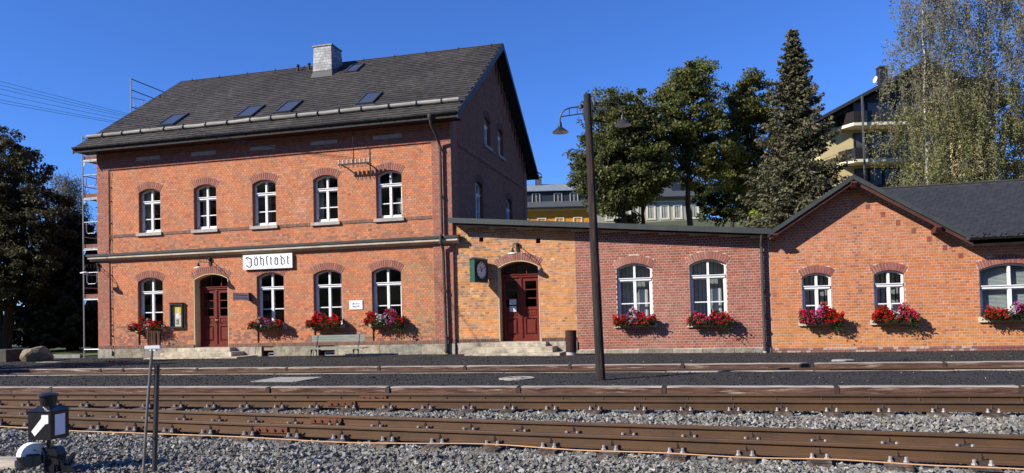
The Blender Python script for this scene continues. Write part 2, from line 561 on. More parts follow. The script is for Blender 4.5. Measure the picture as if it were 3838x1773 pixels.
M_GROUND = mat('meadow_soil', (0.05, 0.07, 0.022), (0.09, 0.085, 0.04), scale=0.6, rough=0.95, bump=0.5, bscale=6)
gx = np.concatenate([np.linspace(-1500, -120, 12), np.linspace(-100, 80, 61), np.linspace(100, 1500, 12)])
gy = np.concatenate([np.linspace(-600, -60, 8), np.linspace(-40, 140, 61), np.linspace(160, 1800, 14)])
V = []
for y in gy:
    for x in gx:
        V.append((x, y, -0.42 if y < 11 else -0.42 + hill(x, y) * (1 if y < 150 else 1)))
nx, ny = len(gx), len(gy)
F = [(j * nx + i, j * nx + i + 1, (j + 1) * nx + i + 1, (j + 1) * nx + i) for j in range(ny - 1) for i in range(nx - 1)]
tag(link('ground', fast_mesh('ground', V, F, smooth=True), M_GROUND), kind='structure')

M_CINDER = mat('black_cinder', (0.013, 0.0125, 0.012), (0.05, 0.047, 0.043), scale=28, rough=0.95, bump=1.0, bscale=55, detail=8,
               c3=(0.045, 0.042, 0.038), s3=0.55, lo3=0.5, hi3=0.78)
V = []; xs = np.linspace(-75, 45, 241); ys = np.concatenate([np.linspace(-11.06, 0, 61), np.linspace(0.5, 14, 28)])
nr = np.random.RandomState(3)
for j, y in enumerate(ys):
    for i, x in enumerate(xs):
        V.append((x, y, gz(x, y) + (nr.uniform(-.009, .009) if -9.9 < y < 0 else 0)))
nx, ny = len(xs), len(ys)
F = [(j * nx + i, j * nx + i + 1, (j + 1) * nx + i + 1, (j + 1) * nx + i) for j in range(ny - 1) for i in range(nx - 1)]
# leave a flangeway trench for the embedded rear rails
keep = [f for f in F if not (-8.12 < ys[f[0] // nx] + 0.09 < -6.62)]
tag(link('platform_ground', fast_mesh('platform_ground', V, keep, smooth=True), M_CINDER), kind='structure')
V = [(-75, -8.3, -0.16), (45, -8.3, -0.16), (45, -6.4, -0.16), (-75, -6.4, -0.16)]
M_TRENCH = mat('dirty_sleeper_bed', (0.03, 0.027, 0.024), (0.06, 0.052, 0.045), scale=12, rough=0.95, bump=0.6)
tag(link('track_trench_floor', fast_mesh('track_trench_floor', V, [(0, 1, 2, 3)]), M_TRENCH), kind='structure')

M_BED = mat('ballast_bed', (0.10, 0.10, 0.10), (0.20, 0.20, 0.20), scale=25, rough=0.95, bump=0.8)
V = [(-75, -40, -0.275), (45, -40, -0.275), (45, -11.0, -0.275), (-75, -11.0, -0.275)]
tag(link('ballast_bed', fast_mesh('ballast_bed', V, [(0, 1, 2, 3)]), M_BED), kind='structure')

M_WOODS = mat('wooded_slope_green', (0.022, 0.035, 0.014), (0.045, 0.055, 0.02), scale=0.25, rough=.95, bump=1.0, bscale=.8)
V = []; xs2 = np.linspace(-300, 300, 61); ys2 = np.linspace(-70, -260, 20); nr = np.random.RandomState(5)
for y in ys2:
    for x in xs2:
        V.append((x, y, -2 + min(1, (-70 - y) / 130.) * 62 + nr.uniform(-2.2, 2.2)))
nx, ny = len(xs2), len(ys2)
F = [(j * nx + i, j * nx + i + 1, (j + 1) * nx + i + 1, (j + 1) * nx + i) for j in range(ny - 1) for i in range(nx - 1)]
tag(link('unseen_hillside', fast_mesh('unseen_hillside', V, F), M_WOODS), kind='structure')  # unseen hillside added behind the camera to darken window reflections
# lawn and street beyond the left end
M_LAWN = mat('lawn_grass', (0.07, 0.11, 0.02), (0.11, 0.14, 0.035), scale=9, rough=0.95, bump=0.8, bscale=40)
tag(link('lawn', fast_mesh('lawn', [(-70, 0.6, 0.03), (-23.6, 0.6, 0.03), (-23.6, 11, 0.03), (-70, 11, 0.03)], [(0, 1, 2, 3)]), M_LAWN), kind='structure')
M_ASPH = mat('worn_asphalt', (0.16, 0.165, 0.175), (0.10, 0.105, 0.11), scale=3, rough=0.9)
tag(link('street', fast_mesh('street', [(-90, 13, 0.25), (-30, 13, 0.25), (-30, 24, 1.3), (-90, 24, 1.3)], [(0, 1, 2, 3)]), M_ASPH), kind='structure')
M_KERB = mat('kerb_granite', (0.3, 0.29, 0.27), (0.2, 0.19, 0.18), scale=4, rough=0.9)

# ------------------------------------------------------------------ instancing helper (separate pieces + joined rest)
def pieces(name, joined, tv, tf, mats, cols, material, parent, nsep):
    tv = np.array(tv, float); tf = np.array(tf, int)
    n = len(mats); mats = np.array(mats)
    me = fast_mesh(name, tv, tf, np.ones((len(tv), 3)))
    me.materials.append(material)
    inv = wmat(parent).inverted()
    for i in range(min(nsep, n)):
        o = bpy.data.objects.new(name, me); COL.objects.link(o)
        o.parent = parent; o.matrix_parent_inverse = inv
        o.matrix_basis = Matrix(mats[i].tolist()); o.color = (*cols[i], 1)
    if n > nsep:
        M = mats[nsep:]
        V = np.einsum('nij,kj->nki', M[:, :3, :3], tv) + M[:, None, :3, 3]
        k = len(tv)
        F = (np.arange(len(M))[:, None, None] * k + tf[None]).reshape(-1, tf.shape[1])
        C = np.repeat(np.array(cols[nsep:])[:, None], k, axis=1).reshape(-1, 3)
        tag(link(joined, fast_mesh(joined, V.reshape(-1, 3), F, C), material, parent), kind='stuff')
BOXV = [(-.5, -.5, -.5), (.5, -.5, -.5), (.5, .5, -.5), (-.5, .5, -.5), (-.5, -.5, .5), (.5, -.5, .5), (.5, .5, .5), (-.5, .5, .5)]
BOXF = [(0, 3, 2, 1), (4, 5, 6, 7), (0, 1, 5, 4), (1, 2, 6, 5), (2, 3, 7, 6), (3, 0, 4, 7)]
def m4(ax, ay, az, p):
    m = np.eye(4); m[:3, 0] = ax; m[:3, 1] = ay; m[:3, 2] = az; m[:3, 3] = p; return m

# ------------------------------------------------------------------ brick colours (real clay colours)
def jit(c, rng, s=0.12):
    k = 1 + rng.uniform(-s, s); return tuple(max(0.01, x * k * (1 + rng.uniform(-0.05, 0.05))) for x in c)
def vnoise(u, z, s, seed=0):
    u, z = u / s + seed * 7.3, z / s + seed * 3.1
    i, j = math.floor(u), math.floor(z); fu, fz = u - i, z - j
    fu, fz = fu * fu * (3 - 2 * fu), fz * fz * (3 - 2 * fz)
    h = lambda a, b: (math.sin(a * 127.1 + b * 311.7 + seed * 17.3) * 43758.5453) % 1.0
    return (h(i, j) * (1 - fu) + h(i + 1, j) * fu) * (1 - fz) + (h(i, j + 1) * (1 - fu) + h(i + 1, j + 1) * fu) * fz
def lerp(a, b, k): return tuple(x + (y - x) * k for x, y in zip(a, b))
def col_main(u, z, rng):
    c = lerp((0.56, 0.21, 0.095), (0.51, 0.19, 0.09), vnoise(u, z, 1.6, 1))
    k_ = 0.93 + 0.14 * vnoise(u * 3.0, z * 0.35, 0.8, 12)      # faint rain streaks
    c = tuple(x * k_ for x in c)
    r = rng.random()
    if r < 0.08: c = (0.46, 0.17, 0.09)
    elif r < 0.11: c = (0.38, 0.155, 0.095)
    elif r < 0.2: c = (0.55, 0.22, 0.10)
    if z < 1.3 and rng.random() < 0.55 * (1.3 - z) / 0.85: c = lerp(c, (0.20, 0.10, 0.075), 0.75)     # soot-fired bricks low down
    if 3.75 < z < 4.25 and rng.random() < 0.5 * (1 - (z - 3.75) / 0.5): c = lerp(c, (0.2, 0.12, 0.085), 0.6)
    if u > -10.2 and z < 3 and rng.random() < 0.45: c = lerp(c, (0.36, 0.22, 0.10), 0.8)                # repaired ochre area
    e = vnoise(u * 2.2, z * 0.5, 0.7, 5)
    if e > 0.78 and 4.6 < z < 6.3 and rng.random() < 0.6: c = lerp(c, (0.60, 0.42, 0.32), 0.22)         # lime bloom
    return jit(c, rng)
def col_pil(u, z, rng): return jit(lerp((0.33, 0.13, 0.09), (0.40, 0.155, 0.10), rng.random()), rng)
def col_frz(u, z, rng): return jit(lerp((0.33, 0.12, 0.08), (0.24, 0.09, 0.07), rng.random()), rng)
def col_sold(u, z, rng): return jit(lerp((0.17, 0.10, 0.075), (0.24, 0.13, 0.095), rng.random()), rng)
def col_arch(rng): return jit(lerp((0.36, 0.155, 0.11), (0.28, 0.115, 0.085), rng.random()), rng, 0.1)
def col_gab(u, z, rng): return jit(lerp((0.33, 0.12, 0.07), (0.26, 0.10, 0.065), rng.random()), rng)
def col_yel(u, z, rng):
    c = lerp((0.58, 0.255, 0.078), (0.51, 0.215, 0.075), rng.random())
    v = vnoise(u, z, 0.8, 9)
    if rng.random() < 0.05 + 0.7 * max(0, v - 0.55) + (0.45 if (z > 2.75 and u < -5.5) else 0): c = lerp((0.36, 0.20, 0.10), (0.27, 0.155, 0.085), rng.random())
    if rng.random() < 0.04: c = (0.60, 0.37, 0.14)
    return jit(c, rng)
def col_red(u, z, rng):
    c = lerp((0.34, 0.112, 0.07), (0.26, 0.088, 0.06), rng.random())
    v = vnoise(u, z, 1.1, 4)
    if v > 0.55: c = lerp(c, (0.50, 0.31, 0.24), 0.4 * (v - 0.45))
    return jit(c, rng)
def col_wing(u, z, rng):
    c = lerp((0.51, 0.18, 0.062), (0.46, 0.155, 0.057), rng.random())
    c = lerp(c, (0.52, 0.215, 0.06), max(0, min(1, (1.3 - z) / 0.9)) * 0.8)
    if z > 2.6: c = lerp(c, (0.47, 0.185, 0.09), 0.6)
    if rng.random() < 0.05: c = (0.38, 0.13, 0.058)
    if abs(u - 4.05 - 0.05 * math.sin(z * 4)) < 0.05 + 0.08 * vnoise(u, z, .3, 2) and rng.random() < 0.5 and z > 1.2: c = lerp(c, (0.12, 0.075, 0.055), 0.5)
    return jit(c, rng)

# ================================================================== STATION HOUSE
HX0, HX1 = -21.55, -7.87
house = thing('station_house', 'two-storey red brick station house with dark slate roof and five arched windows in a row', 'building', (-14.7, 0, 0))
WF = Wall((0, 0, 0), (1, 0, 0), (0, -1, 0))
UWC = [-19.32, -17.02, -14.68, -12.35, -10.055]
LWC = [-19.325, -14.495, -12.335, -10.21]
UA = [Arch(c, 0.91, 4.475, 5.915, 0.135) for c in UWC]
LA = [Arch(c, 1.04, 1.03, 2.71, 0.15) for c in LWC]
LAX = [Arch(c, 1.04, 0.45, 2.71, 0.15) for c in LWC]
DA = Arch(-16.825, 1.39, 0.34, 2.72, 0.19)
vents = [Rect(-14.83, -14.37, -0.06, 0.19), Rect(-12.69, -12.09, -0.06, 0.18)]
front = wall_core(WF, [(HX0, -0.2), (HX1, -0.2), (HX1, 7.62), (HX0, 7.62)],
                  [a.outline() for a in UA] + [a.outline() for a in LAX] + [DA.outline()] + [[(v.u0, -0.06), (v.u1, -0.06), (v.u1, v.z1), (v.u0, v.z1)] for v in vents],
                  'front_wall', M_MORT_D, house, 0.34)
bk = []
opens = UA + LAX + [DA]
sillblocks = [Rect(a.c - .54, a.c + .54, 4.355, 4.475) for a in UA]
bk += lay(rng, -21.04, -8.55, 0.45, 6.83, opens + sillblocks + [Rect(-30, 0, 3.53, 3.76), Rect(-21.1, -8.5, 4.36, 4.475)], col_main)
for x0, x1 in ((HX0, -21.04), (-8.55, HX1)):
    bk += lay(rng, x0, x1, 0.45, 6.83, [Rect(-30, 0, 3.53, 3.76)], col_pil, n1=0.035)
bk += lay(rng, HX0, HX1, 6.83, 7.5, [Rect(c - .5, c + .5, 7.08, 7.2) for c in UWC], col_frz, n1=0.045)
bk += lay(rng, HX0, HX1, 0.33, 0.45, [DA], col_sold, n1=0.04, pitch=0.075, course=0.12, soldier=True)
bk += lay(rng, -21.04, -8.55, 4.36, 4.475, sillblocks, col_sold, n1=0.022, pitch=0.075, course=0.115, soldier=True)
for a in LA:
    bk += lay(rng, a.c - a.w / 2, a.c + a.w / 2, 0.45, 0.915, [], col_main, n0=-0.08, n1=-0.045)
build_bricks(WF, bk, front, 130)
for x0, x1 in ((HX0, -21.04), (-8.55, HX1)):
    backing(WF, x0 + .004, x1 - .004, 0.46, 3.52, .029, M_MORT_D, front); backing(WF, x0 + .004, x1 - .004, 3.8, 6.83, .029, M_MORT_D, front)
backing(WF, HX0 + .004, HX1 - .004, 6.836, 7.5, .039, M_MORT_D, front)
backing(WF, HX0 + .004, -17.53, 0.335, .447, .034, M_MORT_Y, front); backing(WF, -16.12, HX1 - .004, 0.335, .447, .034, M_MORT_Y, front)
for a, b in zip([-21.03] + [c + .54 for c in UWC], [c - .54 for c in UWC] + [-8.56]):
    backing(WF, a, b, 4.363, 4.472, .017, M_MORT_D, front)
for a in LA:
    MB().box(a.c - a.w / 2 - .01, a.c + a.w / 2 + .01, 0.055, 0.09, 0.44, 0.93).build('apron_backing', M_MORT_D, house)
for a in UA + LA + [DA]:
    voussoirs(WF, a, front, rng, col_arch)
# grey slabs in the frieze
for c in UWC:
    MB().box(c - 0.49, c + 0.49, -0.05, 0.03, 7.085, 7.195).build('frieze_slab', M_GREYSILL, house)
# plinth stones
x = HX0; k = 0
while x < HX1 - 0.05:
    w = min(rng.uniform(0.7, 1.5), HX1 - x)
    if HX1 - x - w < 0.4: w = HX1 - x
    segs = [(x, x + w)]
    for v in vents + [Rect(-17.52, -16.13, 0, 1)]:
        ns = []
        for a, b in segs:
            if v.u1 <= a or v.u0 >= b: ns.append((a, b)); continue
            if v.u0 - a > 0.03: ns.append((a, v.u0))
            if b - v.u1 > 0.03: ns.append((v.u1, b))
        segs = ns
    for a, b in segs:
        o = MB().box(a + .004, b - .004, -0.05 - rng.uniform(0, .012), 0.1, -0.15, 0.328).build('stone', M_STONE, front)
        me = o.data; at = me.color_attributes.new('col', 'FLOAT_COLOR', 'POINT')
        at.data.foreach_set('color', np.ones(len(me.vertices) * 4, dtype=np.float32))
        g = rng.uniform(0.8, 1.25); o.color = (g, g * rng.uniform(.94, 1.02), g * rng.uniform(.85, 1.0), 1)
    x += w
for v in vents:
    f = MB()
    f.box(v.u0, v.u1, 0.0, 0.03, v.z1, v.z1 + 0.04)
    bw = MB().box(v.u0 + .14, v.u1 - .02, 0.10, 0.16, 0.09, 0.12).box(v.u0 + .14, v.u1 - .02, 0.10, 0.16, -.03, 0.01).box(v.u0 + .14, v.u0 + .17, 0.10, 0.16, -.03, 0.12).box(v.u1 - .05, v.u1 - .02, 0.10, 0.16, -.03, 0.12)
    w = bw.build('basement_window', M_WHITE, house)
    MB().box(v.u0 + .17, v.u1 - .05, 0.13, 0.14, 0.01, 0.09).build('pane', M_DARKGLASS, w)
    MB().box(v.u0, v.u1, 0.30, 0.34, -.2, .3).build('backing', M_INTERIOR, w)
# cornice
x = -21.84
prof = [(0.0, 3.525), (-0.07, 3.535), (-0.10, 3.575), (-0.17, 3.60), (-0.20, 3.605), (-0.20, 3.683), (0.0, 3.684)]
lens = []
while x < -7.66:
    w = rng.uniform(1.6, 2.2)
    if -7.66 - x - w < 0.9: w = -7.66 - x
    MB().prism(prof, lambda a, b: (x + .003, a, b), lambda a, b: (x + w - .003, a, b)).build('cornice_stone', M_CORNICE, house)
    x += w
MB().prism([(-0.235, 3.688), (-0.235, 3.765), (-0.2, 3.775), (0.0, 3.80), (0.0, 3.688)], lambda a, b: (-21.88, a, b), lambda a, b: (-7.62, a, b)).build('cornice_flashing', M_LEAD, house)
# windows
for i, a in enumerate(UA):
    make_window(WF, a, house, 0.155, sill=(a.c - .535, a.c + .535, 0.118, 0.075))
for i, a in enumerate(LA):
    make_window(WF, a, house, 0.155, transom=0.29, sill=(a.c - .62, a.c + .62, 0.112, 0.07), sill_mat=M_SILL)

def make_door(wall, arch, parent, depth=0.30, leaf_top=2.02, label=None):
    z0 = arch.z0
    # plaster lining of the reveal
    mb = MB(); o1 = arch.outline(14, -0.003); o2 = arch.outline(14, -0.03)
    for i in range(1, len(o1)):
        j = (i + 1) % len(o1)
        mb.add([wall.p(*o1[i], 0.004), wall.p(*o1[j], 0.004), wall.p(*o2[j], 0.004), wall.p(*o2[i], 0.004), wall.p(*o2[j], -depth - .05), wall.p(*o2[i], -depth - .05)],
               [(0, 1, 2, 3), (3, 2, 4, 5)])
    mb.build('door_reveal', M_CREAM, parent)
    mb = MB(); o1 = arch.outline(14, -0.031); o2 = arch.outline(14, -0.085)
    d0, d1 = -depth, -depth - 0.08
    n = len(o1)
    for i in range(1, n):
        j = (i + 1) % n
        mb.add([wall.p(*o1[i], d0), wall.p(*o1[j], d0), wall.p(*o2[j], d0), wall.p(*o2[i], d0), wall.p(*o2[j], d1), wall.p(*o2[i], d1)], [(0, 1, 2, 3), (3, 2, 4, 5)])
    zt = z0 + leaf_top; L, Rr = arch.c - arch.w / 2 + 0.085, arch.c + arch.w / 2 - 0.085; c = arch.c
    def bx(m, u0, u1, za, zb, na, nb):
        P = [wall.p(u, z, nn) for nn in (na, nb) for z in (za, zb) for u in (u0, u1)]
        m.add(P, [(0, 1, 3, 2), (4, 6, 7, 5), (0, 4, 5, 1), (2, 3, 7, 6), (0, 2, 6, 4), (1, 5, 7, 3)])
    bx(mb, L - .03, Rr + .03, zt, zt + 0.09, d0 + 0.03, d1); bx(mb, L - .05, Rr + .05, zt + 0.07, zt + 0.1, d0 + 0.06, d0)
    for k in (1, 2):
        u = L + (Rr - L) * k / 3
        bx(mb, u - .014, u + .014, zt + .09, arch.top(u, -.08), d0, d1)
    door = mb.build('door', M_RED, parent)
    if label: door['label'] = label
    for k in range(3):
        a, b = L + (Rr - L) * k / 3 + .005, L + (Rr - L) * (k + 1) / 3 - .005
        pts = [(a, zt + .08), (b, zt + .08)] + [(b + (a - b) * i / 5, arch.top(b + (a - b) * i / 5, -.08)) for i in range(6)]
        MB().sheet([pts], lambda x, z: wall.p(x, z, d0 - .05)).build('pane', M_GLASS, door)
    for s in (-1, 1):
        a, b = (L + .004, c - .045) if s < 0 else (c + .045, Rr - .004)
        lf = MB(); st = 0.085; e0, e1 = d0 - .015, d1
        zg0, zg1 = z0 + 1.08, zt - .12       # glazing zone
        bx(lf, a, a + st, z0 + .02, zt, e0, e1); bx(lf, b - st, b, z0 + .02, zt, e0, e1)
        for za, zb in ((z0 + .02, z0 + .20), (z0 + .72, z0 + .80), (z0 + 1.0, z0 + 1.08), (zt - .12, zt)):
            bx(lf, a + st, b - st, za, zb, e0, e1)
        for k in (1, 2):
            zz = zg0 + (zg1 - zg0) * k / 3
            bx(lf, a + st, b - st, zz - .014, zz + .014, e0 - .006, e1)
        bx(lf, a + st, b - st, z0 + .2, z0 + 1.0, e0 - .035, e1)
        bx(lf, a - .002, b + .002, z0 + .01, z0 + .09, e0 + .02, e0)
        leaf = lf.build('door_leaf', M_RED, door)
        pn = MB(); bx(pn, a + st + .035, b - st - .035, z0 + .235, z0 + .685, e0 - .012, e0 - .04); bx(pn, a + st + .06, b - st - .06, z0 + .26, z0 + .66, e0 + .002, e0 - .012)
        pn.build('raised_panel', M_RED, door)
        pn = MB(); bx(pn, a + st + .02, b - st - .02, z0 + .815, z0 + .985, e0 - .015, e0 - .04)
        for k in range(3):
            u = (a + b) / 2 + (k - 1) * 0.085
            pn.lathe(wall.p(u, z0 + .9, e0 - .018), [(0.03, 0), (0.028, .012), (0.016, .022), (0.0, .026)], 10, tuple(wall.N))
        pn.build('rosette_panel', M_RED, door)
        for k in range(3):
            za, zb = zg0 + (zg1 - zg0) * k / 3 + .01, zg0 + (zg1 - zg0) * (k + 1) / 3 - .01
            MB().add([wall.p(a + st, za, e0 - .04), wall.p(b - st, za, e0 - .04), wall.p(b - st, zb, e0 - .04), wall.p(a + st, zb, e0 - .04)], [(0, 1, 2, 3)]).build('pane', M_GLASS, door)
    ag = MB(); bx(ag, c - .05, c + .05, z0 + .015, zt, d0 + .005, d1); bx(ag, c - .025, c + .025, z0 + .1, zt - .05, d0 + .022, d0)
    ag.build('centre_stile', M_RED, door)
    hd = MB(); bx(hd, c - .018 - .012, c + .018 - .012, z0 + .82, z0 + 1.02, d0 + .03, d0)
    hd.tube([wall.p(c - .012, z0 + .94, d0 + .02), wall.p(c - .012, z0 + .94, d0 + .075), wall.p(c + .10, z0 + .935, d0 + .075)], 0.009, 6)
    hd.build('handle', mat('dark_brass', (0.10, 0.06, 0.025), (0.06, 0.04, 0.02), rough=0.35, metallic=0.8), door)
    return door
make_door(WF, DA, house)
# interior so that windows look into dim rooms
it = MB()
it.box(HX0 + .35, HX1 - .35, 3.6, 3.7, 0, 7.4)
it.box(HX0 + .35, HX1 - .35, 0.36, 3.6, 0.2, 0.3); it.box(HX0 + .35, HX1 - .35, 0.36, 3.6, 3.7, 4.0); it.box(HX0 + .35, HX1 - .35, 0.36, 3.6, 7.3, 7.45)
for xw in (-21.2, -18.0, -15.75, -13.4, -11.2, -8.25):
    it.box(xw, xw + .08, 0.36, 3.6, 0.3, 7.3)
it.build('interior_partition', M_INTERIOR, house)
# what shows behind some of the panes
M_SHEER = mat('grey_sheer_curtain', (0.42, 0.42, 0.40), (0.30, 0.30, 0.29), scale=3, rough=.9)
def drape(wall, u0, u1, z0, z1, d, parent, folds=5, m=None):
    mb = MB()
    for k in range(folds * 2):
        a, b = u0 + (u1 - u0) * k / (folds * 2), u0 + (u1 - u0) * (k + 1) / (folds * 2)
        da, db = d - .03 * (k % 2), d - .03 * ((k + 1) % 2)
        mb.add([wall.p(a, z0, da), wall.p(b, z0, db), wall.p(b, z1, db), wall.p(a, z1, da)], [(0, 1, 2, 3)])
    mb.build('curtain', m or M_SHEER, parent)
drape(WF, -19.75, -19.52, 4.5, 6.02, -.32, house)
drape(WF, -17.4, -17.25, 4.5, 6.02, -.4, house, 3)
drape(WF, -12.78, -12.6, 4.5, 6.02, -.36, house, 3)
drape(WF, -10.0, -9.62, 4.5, 5.2, -.5, house, 5)
drape(WF, -15.1, -14.9, 4.5, 6.0, -.8, house, 4)
drape(WF, -19.83, -19.6, 1.05, 2.85, -.6, house, 4)
drape(WF, -10.0, -9.7, 1.05, 2.85, -.7, house, 4)
drape(WF, -12.1, -11.85, 1.05, 2.85, -.45, house, 4, M_CURTAIN)
# other outer walls
YB = 10.35; RY = 5.18
def zr(y): return 7.60 + 0.71 * (min(y, 2 * RY - y) + 0.6)
mb = MB()
mb.add([(HX0, 0, -.2), (HX0, YB, -.2), (HX0, YB, zr(YB) - .1), (HX0, RY, zr(RY) - .1), (HX0, 0, zr(0) - .1)], [(0, 1, 2, 3, 4)])
mb.add([(HX0, YB, -.2), (HX1, YB, -.2), (HX1, YB, 7.9), (HX0, YB, 7.9)], [(0, 1, 2, 3)])
mb.build('rear_wall', M_BRICKPLAIN, house)
# right gable wall
WG = Wall((HX1, 0, 0), (0, 1, 0), (1, 0, 0))
GA = [Arch(4.22, 0.80, 7.55, 8.5, 0.13), Arch(6.10, 0.80, 7.55, 8.5, 0.13), Arch(3.02, 0.92, 4.475, 5.88, 0.135), Arch(7.25, 0.92, 4.475, 5.88, 0.135)]
gab = wall_core(WG, [(0, -.2), (YB, -.2), (YB, zr(YB) - .12), (RY, zr(RY) - .12), (0, zr(0) - .12)], [a.outline() for a in GA], 'gable_wall', M_MORT_D, house, 0.32)
def glim(z):
    if z < 7.9: return (0, YB)
    d = (zr(RY) - .16 - z) / 0.71
    return (RY - d, RY + d)
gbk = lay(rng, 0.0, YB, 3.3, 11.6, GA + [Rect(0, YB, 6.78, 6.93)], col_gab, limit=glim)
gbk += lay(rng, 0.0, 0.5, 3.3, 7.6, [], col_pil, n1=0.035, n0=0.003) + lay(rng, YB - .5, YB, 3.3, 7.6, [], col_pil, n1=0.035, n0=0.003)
gbk += lay(rng, 0.5, YB - .5, 6.85, 6.93, [], col_pil, n1=0.05, course=.08)
yy = 0.5
while yy < YB - .6:
    gbk.append((yy, yy + .09, 6.78, 6.845, -0.02, 0.045, jit((0.36, 0.15, 0.1), rng))); yy += 0.18
# stepped brick corbels under the verge
for k in range(1, 13):
    for s in (-1, 1):
        y0 = RY + s * (k * 0.40) - .07
        zt = zr(y0 + .07) - .2
        if zt > 7.7:
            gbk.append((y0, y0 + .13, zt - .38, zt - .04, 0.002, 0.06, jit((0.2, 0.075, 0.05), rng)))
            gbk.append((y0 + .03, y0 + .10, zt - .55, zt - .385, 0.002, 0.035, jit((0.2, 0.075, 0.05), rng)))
build_bricks(WG, gbk, gab, 0)
for a, b in ((.003, .497), (YB - .497, YB - .003)): backing(WG, a, b, 3.3, 7.6, .029, M_MORT_D, gab)
for a in GA:
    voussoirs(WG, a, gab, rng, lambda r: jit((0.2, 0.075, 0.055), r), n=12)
    make_window(WG, a, house, 0.14, sill=(a.c - .5, a.c + .5, 0.12, 0.07))

# roof
roof = thing_roof = MB()
X0, X1 = HX0 - .45, HX1 + .43
pr = [(-0.62, zr(-.62) - .03), (RY, zr(RY) - .03), (2 * RY + .62, zr(-.62) - .03), (2 * RY + .62, zr(-.62) - .17), (RY, zr(RY) - .19), (-0.62, zr(-.62) - .17)]
roof.prism(pr, lambda a, b: (X0, a, b), lambda a, b: (X1, a, b))
roof = roof.build('roof', M_SLATEBASE, house)
# boxed eaves and verge boards
MB().box(HX0 - .4, HX1 + .38, -0.58, -0.04, 7.44, 7.47).build('eaves_soffit', M_BROWNWOOD, house)
for xv in (X0 - .02, X1 + .005):
    v = MB()
    for s in (-1, 1):
        y0, y1 = RY, RY + s * (RY + .64)
        v.add([(xv, y0, zr(RY) + .02), (xv, y1, zr(-.64) + .02), (xv, y1, zr(-.64) - .2), (xv, y0, zr(RY) - .22), (xv + .03, y0, zr(RY) + .02), (xv + .03, y1, zr(-.64) + .02), (xv + .03, y1, zr(-.64) - .2), (xv + .03, y0, zr(RY) - .22)],
              [(0, 1, 2, 3), (4, 5, 6, 7), (0, 1, 5, 4), (2, 3, 7, 6), (1, 2, 6, 5)])
    v.build('verge_board', M_BLACKMETAL, house)
sl = np.array([0, 1, 0.71]); sl = sl / np.linalg.norm(sl); nrm = np.array([0, -0.71, 1]); nrm = nrm / np.linalg.norm(nrm)
ms = []; cs = []
ROW, SW = 0.222, 0.225
Ltot = (RY + .62) * math.hypot(1, .71)
row = 0; d = 0.0
while d < Ltot - 0.02:
    x = X0 - (SW / 2 if row % 2 else 0)
    while x < X1 - .02:
        a, b = max(x, X0), min(x + SW, X1); x += SW
        if b - a < 0.05: continue
        Lh = min(ROW * 1.35, Ltot - d + .04)
        tilt = nrm * 0.011 + sl * 1.0; tilt = sl * Lh - nrm * 0.026
        n2 = np.cross(np.array([1.0, 0, 0]), tilt); n2 /= np.linalg.norm(n2)
        P = np.array([(a + b) / 2, -.62, zr(-.62)]) + sl * (d + Lh / 2) + nrm * (0.004 + rng.uniform(0, .005))
        ms.append(m4(np.array([b - a - .004, 0, 0]), tilt + sl * rng.uniform(-.006, .006), n2 * 0.009, P))
        v = vnoise(P[0], P[1], 1.3, 3)
        g = rng.choice([0.040, 0.045, 0.05, 0.058]) * (0.8 + 0.5 * v)
        g *= .92
        cs.append((g * 1.12, g, g * 0.86))
    d += ROW; row += 1
pieces('slate', 'slate_field', BOXV, BOXF, ms, cs, M_SLATE, roof, 300)
# ridge capping hooks
rh = MB()
rh.tube([(X0, RY, zr(RY) + .01), (X1, RY, zr(RY) + .01)], 0.035, 6)
rh.build('ridge_cap', M_SLATEBASE, roof)
x = X0 + .6
while x < X1:
    MB().bar((x, RY - .1, zr(RY - .1) + .02), (x + .02, RY, zr(RY) + .1), 0.018).build('ridge_hook', M_BLACKMETAL, roof); x += 1.35
# skylights
for cx, cy, w, h in ((-19.05, .97, .74, 1.12), (-15.82, 1.0, .72, 1.12), (-14.3, 1.06, .68, 1.10), (-11.17, 1.07, .66, 1.08), (-13.28, 4.3, .54, .95)):
    P = np.array([cx, cy, zr(cy)])
    ux = np.array([1.0, 0, 0])
    def q(a, b, c): return tuple(P + ux * a + sl * b + nrm * c)
    mb = MB(); t = .07
    for a0, a1, b0, b1 in ((-w / 2, w / 2, -h / 2, -h / 2 + t), (-w / 2, w / 2, h / 2 - t, h / 2), (-w / 2, -w / 2 + t, -h / 2 + t, h / 2 - t), (w / 2 - t, w / 2, -h / 2 + t, h / 2 - t)):
        mb.add([q(a, b, c) for c in (-.02, .085) for b in (b0, b1) for a in (a0, a1)], [(0, 1, 3, 2), (4, 6, 7, 5), (0, 4, 5, 1), (2, 3, 7, 6), (0, 2, 6, 4), (1, 5, 7, 3)])
    s = mb.build('skylight', mat('grey_aluminium_cladding', (0.10, 0.10, 0.105), (0.08, 0.08, 0.085), rough=0.4, metallic=0.5), roof)
    g = bpy.data.materials.get('skylight_glass')
    if not g:
        g = mat('skylight_glass', (0.05, 0.06, 0.075), rough=0.05, spec=1.0)
    MB().add([q(a, b, .06) for b in (-h / 2 + t, h / 2 - t) for a in (-w / 2 + t, w / 2 - t)], [(0, 1, 3, 2)]).build('pane', g, s)
    fl = MB(); fl.add([q(a, b, .012) for b in (-h / 2 - .16, -h / 2) for a in (-w / 2 - .06, w / 2 + .06)], [(0, 1, 3, 2)])
    fl.build('flashing', M_ZINC, s)
